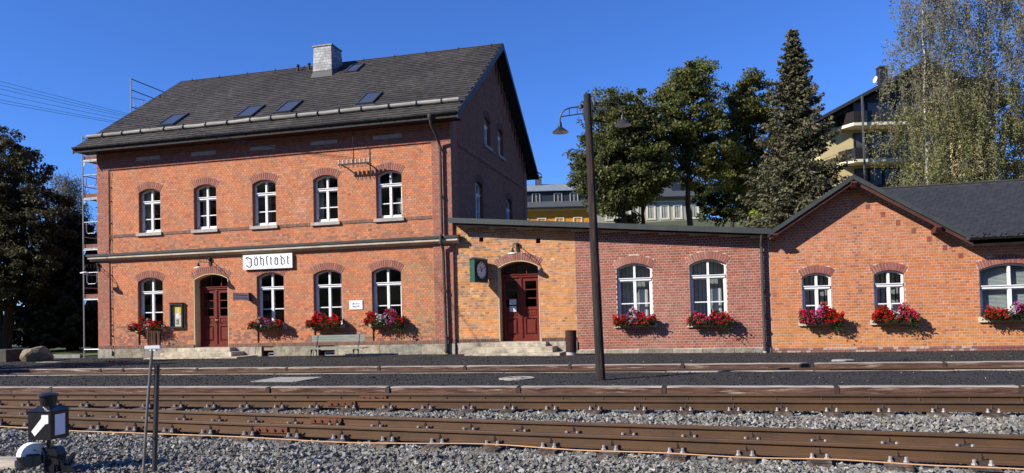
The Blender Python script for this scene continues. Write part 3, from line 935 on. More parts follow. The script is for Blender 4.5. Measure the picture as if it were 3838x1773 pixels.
# snow guard log with hooks
lg = MB(); n = 30; pts = []; rs = []
for i in range(n + 1):
    xx = -22.02 + (14.45) * i / n
    pts.append((xx, 0.02 + rng.uniform(-.008, .008), zr(.02) + .115 + rng.uniform(-.008, .008))); rs.append(0.072 + rng.uniform(-.006, .006))
log = lg.tube(pts, rs, 10).build('snow_guard_log', M_LOG, roof, smooth=True)
x = -21.3; i = 0
while x < -7.7:
    h = MB(); c = np.array([x, .02, zr(.02) + .115]); arc = []
    for k in range(9):
        t = R(50 + k * 25); arc.append((x, c[1] + .086 * math.cos(t), c[2] + .086 * math.sin(t)))
    h.tube([(x, -.02, zr(-.02) + .01)] + arc, 0.022, 5)
    h.bar((x, .5, zr(.5) + .02), (x, -.02, zr(-.02) + .02), .03, .012)
    h.build('log_hook', M_BLACKMETAL, log)
    x += rng.choice([0.80, 0.86, 0.92, 0.98]); i += 1
# eaves gutter
def gutter(x0, x1, y, z, r, parent, material, name='gutter', axis='x', hooks=0.45):
    mb = MB(); n = 8
    vs = []
    for xx in (x0, x1):
        for k in range(n + 1):
            t = math.pi + math.pi * k / n
            vs.append((xx, y + r * math.cos(t), z + r * math.sin(t)))
    mb.add(vs, [(k, k + 1, n + 2 + k, n + 1 + k) for k in range(n)] + [tuple(range(n + 1)), tuple(range(2 * n + 1, n, -1))])
    mb.tube([(x0, y - r, z), (x1, y - r, z)], 0.011, 6)
    g = mb.build(name, material, parent)
    x = x0 + .2
    while x < x1 and hooks:
        h = MB(); h.tube([(x, y + r * 1.05 * math.cos(math.pi + math.pi * k / 6), z + r * 1.08 * math.sin(math.pi + math.pi * k / 6)) for k in range(7)], .008, 4)
        h.build('gutter_hook', M_BLACKMETAL, g); x += hooks
    return g
M_GUT = mat('aged_gutter_zinc', (0.085, 0.08, 0.075), (0.05, 0.047, 0.045), scale=2, rough=0.55, metallic=0.3, c3=(0.2, 0.19, 0.175), s3=0.7, lo3=0.55, hi3=0.8)
gutter(X0 + .01, X1 - .02, -0.655, 7.60, 0.072, roof, M_GUT)
# downpipe right
dp = MB()
dp.lathe((-8.32, -.655, 7.38), [(0.03, 0), (.045, .02), (.085, .1), (.09, .18)], 10)
dp.tube([(-8.32, -.655, 7.40), (-8.32, -.62, 7.28), (-8.25, -.35, 6.98), (-8.22, -.15, 6.75), (-8.20, -.13, 6.6), (-8.20, -.13, 3.85)], 0.046, 10)
dp.tube([(-8.20, -.13, 3.85), (-8.2, -.28, 3.74), (-8.19, -.28, 3.58), (-8.18, -.15, 3.4), (-8.17, -.13, 3.3), (-8.13, -.13, 0.45), (-8.13, -.13, 0.02)], 0.048, 10)
for z in (6.6, 5.05, 3.55, 2.0, 0.55, 0.1):
    dp.lathe((-8.2 + (0.06 if z < 3 else 0), -.13 if z != 3.55 else -.27, z - .04), [(0.048, 0), (.058, .005), (.058, .075), (.048, .08)], 10)
dp.build('downpipe', M_PIPE, house, smooth=True)
# lightning conductor cable on left pilaster with clips
lc = MB(); pts = [(-20.93, -.035, 6.75), (-20.96, -.03, 6.5), (-20.97, -.03, 4.2), (-21.0, -.05, 3.95), (-21.0, -.22, 3.8), (-21.0, -.23, 3.55), (-20.98, -.04, 3.35), (-20.96, -.035, 1.0), (-20.93, -.06, 0.6), (-20.93, -.08, .3)]
lc.tube(pts, 0.009, 5)
for z in (6.2, 5.7, 4.9, 4.3, 3.0, 2.4, 1.8, 1.2, 0.8): lc.box(-20.985, -20.945, -.045, 0, z - .015, z + .015)
lc.build('conductor_cable', M_BLACKMETAL, house)
MB().box(-20.98, -20.9, -.12, -.05, .12, .26).build('junction_box', M_GREYSILL, house)
# vents on the roof near the ridge
for vx, vy in ((-16.08, 4.81), (-15.59, 4.84)):
    MB().tube([(vx, vy, zr(vy) - .05), (vx, vy, zr(vy) + .2)], .05, 10).tube([(vx, vy, zr(vy) + .2), (vx, vy, zr(vy) + .27)], .075, 10).build('vent_pipe', M_BLACKMETAL, roof)
# slate clad chimney
chim = MB()
cx0, cx1, cy0, cy1, ct = -14.89, -14.13, 4.0, 4.78, 12.03
base_f = [(cx0 - .09, 3.82, 10.72), (cx1 + .1, 3.82, 10.72), (cx1 + .14, 4.95, 11.4), (cx0 - .12, 4.95, 11.4)]
mid = [(cx0 - .03, 3.96, 11.05), (cx1 + .03, 3.96, 11.05), (cx1 + .03, 4.8, 11.55), (cx0 - .03, 4.8, 11.55)]
topq = [(cx0, cy0, ct), (cx1, cy0, ct), (cx1, cy1, ct), (cx0, cy1, ct)]
chim.add(base_f + mid + topq, [(0, 1, 5, 4), (1, 2, 6, 5), (2, 3, 7, 6), (3, 0, 4, 7), (4, 5, 9, 8), (5, 6, 10, 9), (6, 7, 11, 10), (7, 4, 8, 11), (8, 9, 10, 11)])
chim = chim.build('chimney', mat('chimney_underlay', (0.1, 0.1, 0.1)), roof)
ms = []; cs = []
for face in range(4):
    b0, b1 = mid[face], mid[(face + 1) % 4]; t0, t1 = topq[face], topq[(face + 1) % 4]
    b0, b1, t0, t1 = [np.array(v, float) for v in (b0, b1, t0, t1)]
    outv = np.cross(b1 - b0, t0 - b0); outv /= np.linalg.norm(outv)
    zs = max(b0[2], b1[2]); rows = 9 if face in (0,) else 6
    for r_ in range(rows):
        v0, v1 = r_ / rows, (r_ + 1) / rows
        nc = 5; off = 0.5 / nc if r_ % 2 else 0
        for c_ in range(nc + (1 if off else 0)):
            u0, u1 = max(0, c_ / nc - off), min(1, (c_ + 1) / nc - off)
            def pt(u, v): return (b0 + (b1 - b0) * u) * (1 - v) + (t0 + (t1 - t0) * u) * v
            ce = pt((u0 + u1) / 2, (v0 + v1) / 2)
            ax = (pt(u1, v0) - pt(u0, v0)) * .97; ay = (pt(u0, v1) - pt(u0, v0)) * 1.12 - outv * .012
            ms.append(m4(ax, ay, outv * .008, ce + outv * (.012 + rng.uniform(0, .004))))
            g = rng.uniform(.16, .34); cs.append((g, g * 1.01, g * 1.02))
M_CHS = mat('silvery_slate', (1.1, 1.1, 1.1), (0.6, 0.6, 0.62), scale=9, rough=0.45, bump=0.15, attr=True, stretch=(2, 2, .6))
pieces('slate', 'slate_field', BOXV, BOXF, ms, cs, M_CHS, chim, 300)
MB().box(cx0 - .05, cx1 + .05, cy0 - .05, cy1 + .05, ct, ct + .05).build('chimney_cap', M_ZINC, chim)
MB().lathe((-14.32, 4.35, ct + .05), [(.1, 0), (.1, .03), (.055, .05), (.055, .12), (.08, .125), (.08, .15), (0, .17)], 12).build('chimney_pot', M_BLACKMETAL, chim)

def steps(parent, slabs):
    for x0, x1, y, z0, z1 in slabs:
        mb = MB(); r_ = .015
        mb.box(x0, x1, -y, 0.0, z0, z1 - r_)
        mb.add([(x0, -y, z1 - r_), (x1, -y, z1 - r_), (x1, 0, z1 - r_), (x0, 0, z1 - r_), (x0 + r_, -y + r_, z1), (x1 - r_, -y + r_, z1), (x1 - r_, 0, z1), (x0 + r_, 0, z1)],
               [(0, 1, 5, 4), (1, 2, 6, 5), (3, 0, 4, 7), (4, 5, 6, 7)])
        o = mb.build('step', M_STONE, parent)
        me = o.data; at = me.color_attributes.new('col', 'FLOAT_COLOR', 'POINT')
        at.data.foreach_set('color', np.ones(len(me.vertices) * 4, dtype=np.float32)); o.color = (1.45, 1.4, 1.3, 1)
        # sunk tread groove
steps(house, [(-17.9, -15.82, 0.42, .19, .325), (-18.28, -15.5, 0.80, .045, .188), (-18.6, -15.0, 1.22, -.12, .042)])
# ================================================================== ANNEX
annex = thing('flat_roofed_annex', 'low brick annex with sloping roof edge, ochre left half and dark red right half', 'building', (-3.1, 0.06, 0))
WA = Wall((0, 0.06, 0), (1, 0, 0), (0, -1, 0))
AX0, AX1 = -7.86, 1.70
def zf(x): return 4.17 - 0.0888 * (x + 7.87)
AD = Arch(-5.765, 1.335, 0.36, 2.70, 0.20)
AW = [Arch(-2.17, 1.05, 0.863, 2.50, 0.16, 0.24), Arch(-.017, 1.04, 0.83, 2.53, 0.16, 0.24)]
airvents = [Rect(-7.02, -6.88, 3.52, 3.68), Rect(-5.17, -5.03, 3.40, 3.56)]
acore = wall_core(WA, [(AX0, -.3), (AX1, -.3), (AX1, zf(AX1) - .03), (AX0, zf(AX0) - .03)], [AD.outline()] + [a.outline() for a in AW] + [[(v.u0, v.z0), (v.u1, v.z0), (v.u1, v.z1), (v.u0, v.z1)] for v in airvents], 'front_wall', M_MORT_L, annex, 0.34)
bk = []
for i in range(1):
    def toplim(z):
        # wall top slopes down to the right
        xm = -7.87 + (4.17 - .05 - z) / 0.0888
        return (AX0, min(AX1, xm)) if z > 3.3 else (AX0, AX1)
    bk += lay(rng, AX0 + .01, -3.95, 0.47, 4.12, [AD] + airvents, col_yel, limit=toplim)
    bk += lay(rng, -3.95, AX1, 0.08, 4.12, AW, col_red, limit=toplim)
    bk += lay(rng, AX0 + .01, -3.95, 0.35, 0.47, [AD], lambda u, z, r: jit(lerp((.10, .06, .045), (.18, .10, .07), r.random()), r), n1=.012, pitch=.075, course=.12, soldier=True)
build_bricks(WA, bk, acore, 240)
for a in [AD] + AW: voussoirs(WA, a, acore, rng, col_arch)
x = AX0 + .02
while x < AX1 - .05:
    w = min(rng.uniform(.5, 1.1), AX1 - x)
    zt_ = .345 if x < -3.98 else .072
    if x < -3.98 and x + w > -3.98: w = -3.98 - x + .03
    a, b = x, x + w
    segs = [(a, b)]
    if b > -6.43 and a < -5.1:
        segs = [s for s in ((a, min(b, -6.43)), (max(a, -5.1), b)) if s[1] - s[0] > .05]
    for a, b in segs:
        o = MB().box(a + .005, b - .005, 0.02 - rng.uniform(0, .02), .2, -.25, zt_ - rng.uniform(0, .015)).build('stone', M_STONE, acore)
        me = o.data; at = me.color_attributes.new('col', 'FLOAT_COLOR', 'POINT')
        at.data.foreach_set('color', np.ones(len(me.vertices) * 4, dtype=np.float32)); g = rng.uniform(.75, 1.2); o.color = (g, g * .98, g * .95, 1)
    x += w
MB().box(-7.1, -5.0, .30, .33, 3.3, 3.75).build('vent_backing', M_INTERIOR, annex)
adoor = make_door(WA, AD, annex)
for a in AW:
    w = make_window(WA, a, annex, 0.10, transom=0.27, sill=(a.c - .64, a.c + .64, 0.135, 0.065), sill_mat=M_SILL)
# vertical blinds and half-drawn curtains behind the panes
def blinds(wall, arch, parent, d, vertical=True, lit=None):
    if vertical:
        n = int(arch.w / .115)
        for i in range(n):
            u = arch.c - arch.w / 2 + (i + .5) * arch.w / n
            MB().bar(wall.p(u - .052, 0, d), wall.p(u + .052, 0, d - .03), .003, .001)
            mb = MB(); a0, a1 = u - .055, u + .05
            mb.add([wall.p(a0, arch.z0 + .02, d), wall.p(a1, arch.z0 + .02, d - .028), wall.p(a1, arch.sp + arch.rise, d - .028), wall.p(a0, arch.sp + arch.rise, d)], [(0, 1, 2, 3)])
            mb.build('blind_strip', M_BLIND, parent)
    else:
        z = arch.z0 + .03
        while z < arch.sp + arch.rise:
            hw = arch.w / 2 - .03
            MB().add([wall.p(arch.c - hw, z, d), wall.p(arch.c + hw, z, d), wall.p(arch.c + hw, z + .032, d - .02), wall.p(arch.c - hw, z + .032, d - .02)], [(0, 1, 2, 3)]).build('blind_slat', M_BLIND, parent)
            z += .036
for a in AW:
    blinds(WA, a, annex, -.42)
    mb = MB()
    for k in range(6):
        u0 = a.c + .1 + k * .045
        mb.add([WA.p(u0, a.z0 + .05, -.30 + .015 * (k % 2)), WA.p(u0 + .045, a.z0 + .05, -.30 + .015 * ((k + 1) % 2)), WA.p(u0 + .045, a.z0 + 1.0, -.30 + .015 * ((k + 1) % 2)), WA.p(u0, a.z0 + 1.0, -.30 + .015 * (k % 2))], [(0, 1, 2, 3)])
    mb.build('curtain', M_CURTAIN, annex)
steps(annex, [(-6.60, -4.86, 0.36, .215, .345), (-6.96, -4.58, 0.72, .045, .213), (-7.2, -4.28, 1.15, -.12, .042)])
# roof and fascia
def sloped(x0, x1, y0, y1, dz0, dz1, name, m, parent):
    mb = MB()
    mb.add([(x, y, zf(x) + dz) for dz in (dz0, dz1) for y in (y0, y1) for x in (x0, x1)], BOXF and [(0, 1, 3, 2), (4, 6, 7, 5), (0, 4, 5, 1), (2, 3, 7, 6), (0, 2, 6, 4), (1, 5, 7, 3)])
    return mb.build(name, m, parent)
M_FASCIA = mat('dark_grey_sheet_metal', (0.075, 0.085, 0.08), (0.055, 0.062, 0.06), scale=2, rough=0.45, metallic=0.3)
aroof = sloped(-7.83, 1.73, -.36, 9.0, .02, .115, 'roof', M_FASCIA, annex)
x = -7.90
for w in (2.3, 2.0, 1.9, 2.0, 1.46):
    sloped(x + .002, x + w - .002, -.40, -.363, -.02, .14, 'fascia_panel', M_FASCIA, annex); x += w
sloped(-7.86, 1.7, -.36, .045, -.005, .015, 'soffit', M_BROWNWOOD, annex)
it = MB().box(-7.8, 1.6, 3.4, 3.5, 0, 3.3).box(-7.8, 1.6, .4, 3.4, .1, .3).box(-3.95, -3.87, .4, 3.4, .3, 3.2).box(-7.8, -7.72, .4, 3.4, .3, 3.2).box(1.55, 1.62, .4, 3.4, .3, 3.2)
it.build('interior_partition', M_INTERIOR, annex)
MB().add([(AX0, 9, -.2), (AX1, 9, -.2), (AX1, 9, 3.3), (AX0, 9, 4.1)], [(0, 1, 2, 3)]).build('rear_wall', M_BRICKPLAIN, annex)
dp = MB()
dp.tube([(1.50, -.33, 3.30), (1.5, -.28, 3.18), (1.5, -.06, 3.0), (1.5, -.05, 2.85), (1.5, -.05, -.05)], 0.047, 10)
for z in (2.84, 1.72, 1.02, .2): dp.lathe((1.5, -.05, z - .04), [(.047, 0), (.057, .005), (.057, .075), (.047, .08)], 10)
dp.lathe((1.5, -.098, .62), [(0, 0), (.05, .0), (.05, .012), (0, .014)], 10, (0, -1, 0))
dp.build('downpipe', M_PIPE, annex, smooth=True)
MB().lathe((1.5, -.05, -.10), [(.058, 0), (.058, .06), (.05, .07)], 10).build('pipe_shoe', M_GREYSILL, annex)

# ================================================================== RIGHT WING
wing = thing('gabled_brick_wing', 'single-storey orange brick wing with front gable and dark shingled roof', 'building', (5.0, 0.06, 0))
GX, GP, GS = 3.96, 4.70, 0.65
BX = 6.98
WA2 = Arch(2.965, 0.785, 0.815, 2.06, 0.11, 0.22)
WB2 = Arch(4.85, 0.775, 0.807, 2.066, 0.11, 0.22)
WC2 = Arch(7.83, 1.48, 0.818, 2.09, 0.16, 0.22)
WX1 = 14.0
def gtop(x): return GP - GS * abs(x - GX) if x < 6.86 else 2.86
outer = [(AX1, -.3), (WX1, -.3), (WX1, 2.86), (6.86, 2.80), (GX, GP - .02), (AX1, GP - GS * (GX - AX1))]
wcore = wall_core(WA, outer, [a.outline() for a in (WA2, WB2, WC2)], 'front_wall', M_MORT_L, wing, 0.34)
def wlim(z):
    if z < 2.78: return (AX1, WX1)
    d = (GP - .03 - z) / GS
    return (max(AX1, GX - d), GX + d)
bk = lay(rng, AX1 + .01, WX1, 0.05, 4.6, [WA2, WB2, WC2], col_wing, limit=wlim, stretch_p=.16)
bk += lay(rng, AX1 + .01, 6.95, -.10, 0.05, [], lambda u, z, r: jit((0.26, 0.11, 0.085) if r.random() < .6 else (0.42, 0.3, 0.25), r), n1=.01, pitch=.13, course=.075)
bk += lay(rng, 6.95, WX1, -.10, 0.05, [], lambda u, z, r: jit((0.26, 0.10, 0.08), r), n1=.03, pitch=.2, course=.075)
# darker brick dentils along the gable rake
for k in range(7):
    u = GX + .42 + .38 * k; z = GP - GS * (u - GX) - .52
    bk.append((u - .055, u + .055, z, z + .066, -.02, .004, jit((0.24, 0.075, 0.06), rng)))
    bk.append((u - .055, u + .055, z + .077, z + .143, -.02, .004, jit((0.24, 0.075, 0.06), rng)))
build_bricks(WA, bk, wcore, 250)
for a in (WA2, WB2, WC2): voussoirs(WA, a, wcore, rng, lambda r: jit(lerp((0.3, 0.11, 0.08), (0.24, 0.085, 0.065), r.random()), r))
for a in (WA2, WB2):
    w = make_window(WA, a, wing, 0.09, transom=0.30, sill=(a.c - .52, a.c + .53, 0.145, 0.065), sill_mat=M_SILL)
    blinds(WA, a, wing, -.45)
    mb = MB()
    for k in range(4):
        u0 = a.c + .08 + k * .05
        mb.add([WA.p(u0, a.z0 + .05, -.3), WA.p(u0 + .05, a.z0 + .05, -.31 + .02 * (k % 2)), WA.p(u0 + .05, a.z0 + .45, -.31 + .02 * (k % 2)), WA.p(u0, a.z0 + .45, -.3)], [(0, 1, 2, 3)])
    mb.build('curtain', M_CURTAIN, wing)
w = make_window(WA, WC2, wing, 0.09, transom=0.44, sill=(7.03, 8.66, 0.145, 0.065), sill_mat=M_SILL, lower_bars=False)
blinds(WA, WC2, wing, -.24, vertical=False)
it = MB().box(1.9, 13.8, 3.2, 3.3, 0, 2.9).box(1.9, 13.8, .4, 3.2, .1, .3).box(1.75, 1.9, .4, 3.2, .3, 3.1).box(6.3, 6.4, .4, 3.2, .3, 2.9).box(1.9, 13.8, .4, 3.2, 2.75, 2.8)
it.build('interior_partition', M_INTERIOR, wing)
MB().add([(AX1, .1, -.3), (AX1, 7, -.3), (AX1, 7, 3.2), (AX1, .1, 3.2)], [(0, 1, 2, 3)]).add([(AX1, 7, -.3), (WX1, 7, -.3), (WX1, 7, 3.0), (AX1, 7, 3.0)], [(0, 1, 2, 3)]).add([(WX1, .1, -.3), (WX1, 7, -.3), (WX1, 7, 3), (WX1, 3.6, 4.9), (WX1, .1, 3)], [(0, 1, 2, 3, 4)]).build('rear_wall', M_BRICKPLAIN, wing)
# roofs
GR = 4.80   # outer ridge height of the cross gable
def zg(x): return GR - GS * abs(x - GX)
groof = MB()
groof.prism([(1.66, zg(1.66)), (GX, GR), (6.80, zg(6.80)), (6.80, zg(6.8) - .10), (GX, GR - .11), (1.66, zg(1.66) - .10)], lambda a, b: (a, -.37, b), lambda a, b: (a, 7.2, b))
groof = groof.build('roof', M_SLATEBASE, wing)
for s in (-1, 1):
    xe = 1.70 if s < 0 else 6.86
    f = MB()
    f.add([(GX, -.41, GR + .035), (xe, -.41, zg(xe) + .035), (xe, -.41, zg(xe) - .09), (GX, -.41, GR - .10), (GX, -.37, GR + .035), (xe, -.37, zg(xe) + .035), (xe, -.37, zg(xe) - .09), (GX, -.37, GR - .10)],
          [(0, 1, 2, 3), (4, 5, 6, 7), (0, 1, 5, 4), (2, 3, 7, 6), (1, 2, 6, 5)])
    f.add([(GX, -.37, GR + .035), (xe, -.37, zg(xe) + .035), (xe, -.1, zg(xe) + .03), (GX, -.1, GR + .03)], [(0, 1, 2, 3)])
    f.build('verge_flashing', M_FASCIA, wing)
    b = MB()
    b.add([(GX, -.36, GR - .115), (xe, -.36, zg(xe) - .105), (xe, -.36, zg(xe) - .20), (GX, -.36, GR - .21), (GX, -.31, GR - .115), (xe, -.31, zg(xe) - .105), (xe, -.31, zg(xe) - .2), (GX, -.31, GR - .21)],
          [(0, 1, 2, 3), (4, 5, 6, 7), (0, 1, 5, 4), (2, 3, 7, 6), (1, 2, 6, 5)])
    b.build('bargeboard', mat('oxide_red_board', (0.10, 0.035, 0.025), (0.06, 0.022, 0.016), scale=5, rough=0.7), wing)
    sf = MB(); sf.add([(GX, -.305, GR - .13), (xe, -.305, zg(xe) - .12), (xe, .05, zg(xe) - .12), (GX, .05, GR - .13)], [(0, 1, 2, 3)])
    sf.build('soffit', M_BROWNWOOD, wing)
for px, pz in ((GX, GR - .33), (1.86, zg(1.86) - .30), (6.02, zg(6.02) - .33)):
    b = MB(); b.box(px - .07, px + .07, -.36, .06, pz, pz + .17)
    b.add([(px - .07, -.36, pz), (px + .07, -.36, pz), (px + .07, -.46, pz + .12), (px - .07, -.46, pz + .12), (px - .07, -.36, pz + .17), (px + .07, -.36, pz + .17), (px + .07, -.46, pz + .17), (px - .07, -.46, pz + .17)], BOXF)
    b.build('purlin_end', MATS['oxide_red_board'], wing)
S2 = 0.4975
def zw(y): return 2.98 + S2 * (y + .4)
poly = [(6.72, -.42), (WX1 + .3, -.42), (WX1 + .3, 3.6), (GX, 3.6), (GX, 3.2)]
rr = MB(); rr.prism(poly, lambda a, b: (a, b, zw(b) - .012), lambda a, b: (a, b, zw(b) - .1))
rr.add([(GX, 3.6, zw(3.6) - .012), (WX1 + .3, 3.6, zw(3.6) - .012), (WX1 + .3, 7.6, 2.97), (GX, 7.6, 2.97)], [(0, 1, 2, 3)])
rroof = rr.build('roof', M_SLATEBASE, wing)
s2 = np.array([0, 1, S2]); s2 /= np.linalg.norm(s2); n2_ = np.array([0, -S2, 1]); n2_ /= np.linalg.norm(n2_)
Lr = 4.02 * math.hypot(1, S2)
DW, DH = 0.40, 0.345
ms = []; cs = []; key = []
row = 0; d = 0.0
while d < Lr + DH / 2:
    x = 4.0 + (DW / 2 if row % 2 else 0)
    while x < WX1:
        yv = -.42 + d / math.hypot(1, S2)
        if zw(yv) > zg(x - .02) - .03 and -.30 < yv < 3.42:
            P = np.array([x, yv, zw(yv)]) + n2_ * (.003 + .004)
            ms.append(m4(np.array([DW * .96, 0, 0]), s2 * DH * .97 * 2 - n2_ * .034, n2_ * .012, P))
            g = rng.uniform(.03, .036); cs.append((g, g * 1.02, g * 1.08)); key.append(x - yv)
        x += DW
    d += DH / 2 * 2 * .5; row += 1
order = sorted(range(len(ms)), key=lambda i: key[i])
DV = [(0, -.5, -.5), (.5, 0, -.5), (0, .5, -.5), (-.5, 0, -.5), (0, -.5, .5), (.5, 0, .5), (0, .5, .5), (-.5, 0, .5)]
pieces('shingle', 'shingle_field', DV, BOXF, [ms[i] for i in order], [cs[i] for i in order], M_SLATE, rroof, 300)
MB().tube([(GX, 3.6, zw(3.6) + .0), (WX1 + .3, 3.6, zw(3.6) + .0)], .045, 6).build('ridge_cap', M_SLATEBASE, rroof)
gutter(6.74, WX1 + .3, -.47, 2.93, .06, wing, M_BLACKMETAL, hooks=.62)
x = 7.1
while x < 12:
    MB().bar((x, -.36, zw(-.36) + .01), (x, -.40, zw(-.4) + .09), .02).build('snow_hook', M_BLACKMETAL, rroof); x += .95
# ================================================================== THINGS ON THE WALLS
M_SIGNW = mat('white_sign_board', (0.80, 0.81, 0.80), (0.70, 0.71, 0.70), scale=6, rough=0.6, stretch=(.3, 1, 3))
M_INK = mat('black_lettering', (0.02, 0.02, 0.022), rough=0.6)
sg = thing('station_name_sign', 'long white board with black blackletter town name above a ground floor window', 'sign', (-14.53, -0.07, 3.23))
SX0, SX1, SZ0, SZ1, SY = -15.47, -13.58, 2.975, 3.475, -0.10
MB().box(SX0, SX1, SY, SY + .035, SZ0, SZ1).build('board', M_SIGNW, sg)
MB().box(-15.2, -15.12, SY + .035, .0, 3.1, 3.35).box(-13.95, -13.87, SY + .035, .0, 3.1, 3.35).build('batten', M_BROWNWOOD, sg)
def sgp(x, y):
    u = (x - 160) / 1905.0; v = (y - (295 - 120 * u)) / 568.0
    return (SX0 + u * (SX1 - SX0), SZ1 - v * (SZ1 - SZ0))
def stroke(mb, pts, w):
    P = [Vector(sgp(*p)) for p in pts]; ws = w if isinstance(w, list) else [w] * len(P)
    k = (SX1 - SX0) / 1905.0
    L = []; Rr = []
    for i, p in enumerate(P):
        d = (P[min(i + 1, len(P) - 1)] - P[max(i - 1, 0)]).normalized(); n = Vector((-d.y, d.x)) * ws[i] * k / 2
        L.append(p + n); Rr.append(p - n)
    for i in range(len(P) - 1):
        q = [L[i], L[i + 1], Rr[i + 1], Rr[i]]
        mb.add([(a.x, SY - .004, a.y) for a in q] + [(a.x, SY + .001, a.y) for a in q], [(0, 1, 2, 3), (0, 1, 5, 4), (2, 3, 7, 6)])
GL = [
 [([(318, 372), (500, 442)], 36), ([(494, 425), (497, 700)], 34), ([(500, 685), (440, 748), (405, 768)], [34, 20, 16]), ([(412, 770), (288, 692)], 36), ([(440, 450), (445, 745)], 7), ([(270, 412), (335, 372)], 30), ([(285, 405), (335, 445), (347, 490)], [34, 24, 8]), ([(388, 615), (398, 580), (440, 565)], 12), ([(480, 600), (514, 604)], 12)],
 [([(618, 375), (648, 345)], 32), ([(682, 370), (712, 340)], 32), ([(620, 430), (625, 655)], 32), ([(608, 445), (665, 408)], 22), ([(655, 405), (742, 432)], 34), ([(722, 425), (730, 650)], 32), ([(612, 642), (682, 685)], 34), ([(675, 686), (742, 648)], 22)],
 [([(868, 320), (832, 362)], [8, 26]), ([(850, 345), (856, 628)], 33), ([(848, 615), (888, 655)], 30), ([(868, 425), (905, 392)], 20), ([(895, 392), (968, 440)], 34), ([(952, 430), (960, 665)], 32), ([(975, 645), (938, 690), (936, 742)], [24, 14, 7])],
 [([(1082, 345), (1096, 618)], 33), ([(1090, 605), (1130, 645)], 30), ([(1078, 350), (1120, 308)], 22), ([(1105, 308), (1146, 325)], 34)],
 [([(1258, 322), (1228, 358)], [8, 26]), ([(1244, 340), (1252, 618)], 33), ([(1246, 608), (1284, 642)], 30), ([(1238, 408), (1292, 404)], 22)],
 [([(1392, 392), (1448, 432), (1458, 478)], [34, 30, 8]), ([(1395, 400), (1440, 362)], 22), ([(1432, 362), (1524, 392)], 34), ([(1508, 385), (1512, 605)], 33), ([(1440, 460), (1392, 492)], 18), ([(1405, 480), (1406, 605)], 30), ([(1395, 598), (1478, 640)], 32), ([(1468, 642), (1530, 602)], 22)],
 [([(1640, 275), (1615, 310)], [10, 30]), ([(1620, 300), (1665, 345), (1720, 380), (1762, 450), (1776, 530), (1755, 590), (1712, 622)], [36, 34, 30, 28, 24, 18, 10]), ([(1645, 370), (1650, 598)], 33), ([(1640, 385), (1670, 352)], 14), ([(1638, 590), (1720, 626)], 32)],
 [([(1905, 285), (1876, 322)], [8, 26]), ([(1892, 305), (1898, 580)], 33), ([(1892, 568), (1936, 604)], 30), ([(1888, 370), (1942, 367)], 22)],
]
for strokes in GL:
    mb = MB()
    for pts, w in strokes: stroke(mb, pts, w)
    mb.build('letter', M_INK, sg)

def flat_text(body, size, origin, ux, parent, n, mtl=M_INK, sx=1.0):
    me = text_mesh(body, size)
    o = link('lettering', me, mtl, parent)
    ux = Vector(ux); n = Vector(n); uy = Vector((0, 0, 1))
    m = Matrix.Identity(4)
    for r_ in range(3):
        m[r_][0] = ux[r_] * sx; m[r_][1] = uy[r_]; m[r_][2] = n[r_]; m[r_][3] = origin[r_]
    o.matrix_basis = m
    return o
# projecting ticket office sign, seen from its shaded face
ts = thing('projecting_ticket_sign', 'small grey two-line sign projecting from the wall right of the main door', 'sign', (-15.27, 0, 2.04))
M_TSIGN = mat('pale_grey_enamel', (0.78, 0.75, 0.70), (0.68, 0.65, 0.60), scale=6, rough=0.5)
MB().box(-15.285, -15.255, -.93, -.10, 1.92, 2.165).build('board', M_TSIGN, ts)
MB().box(-15.3, -15.24, -.12, 0.0, 1.9, 2.18).box(-15.28, -15.26, -.95, -.92, 1.915, 2.17).build('bracket', M_BLACKMETAL, ts)
flat_text('Fahrkartenausgabe Gepäck', .082, (-15.252, -.515, 2.09), (0, 1, 0), ts, (1, 0, 0), sx=.78)
flat_text('Expreßgut- und Güterabfertigung', .078, (-15.252, -.515, 1.99), (0, 1, 0), ts, (1, 0, 0), sx=.66)
# elevation plate
ep = thing('elevation_plate', 'small white enamel plate with two lines of figures between two windows above the bench', 'sign', (-11.3, 0, 1.65))
MB().box(-11.54, -11.065, -.025, 0.0, 1.507, 1.805).build('plate', M_SIGNW, ep)
flat_text('681,92 m', .088, (-11.30, -.028, 1.695), (1, 0, 0), ep, (0, -1, 0), sx=.8)
flat_text('über NN', .088, (-11.30, -.028, 1.605), (1, 0, 0), ep, (0, -1, 0), sx=.8)
MB().add([(-11.315, -.028, 1.57), (-11.30, -.028, 1.575), (-11.28, -.028, 1.545), (-11.295, -.028, 1.54)], [(0, 1, 2, 3)]).build('arrow_mark', M_INK, ep)
# glazed notice case
nb = thing('notice_case', 'black framed glazed notice case with yellow timetables beside the main door', 'notice board', (-18.18, 0, 1.46))
MB().box(-18.44, -17.92, -.02, 0, 1.03, 1.9).build('back_panel', mat('notice_beige', (0.55, 0.5, 0.38)), nb)
f = MB()
for a in ((-18.44, -17.92, 1.03, 1.085), (-18.44, -17.92, 1.85, 1.905), (-18.44, -18.39, 1.085, 1.85), (-17.97, -17.92, 1.085, 1.85)): f.box(a[0], a[1], -.11, -.02, a[2], a[3])
f.box(-18.46, -17.9, -.13, -.02, 1.905, 1.925)
f.build('frame', M_BLACKMETAL, nb)
M_YEL = mat('yellow_paper', (0.80, 0.62, 0.04), (0.72, 0.55, 0.03), scale=20)
M_PAPER = mat('printed_paper', (0.75, 0.74, 0.7), (0.55, 0.5, 0.48), scale=22, lo=.5, hi=.6)
M_GREENPIC = mat('green_photo_print', (0.08, 0.16, 0.06), (0.5, 0.5, 0.45), scale=14, lo=.5, hi=.6)
M_REDPIC = mat('red_photo_print', (0.62, 0.6, 0.6), (0.3, 0.06, 0.05), scale=12, lo=.5, hi=.58)
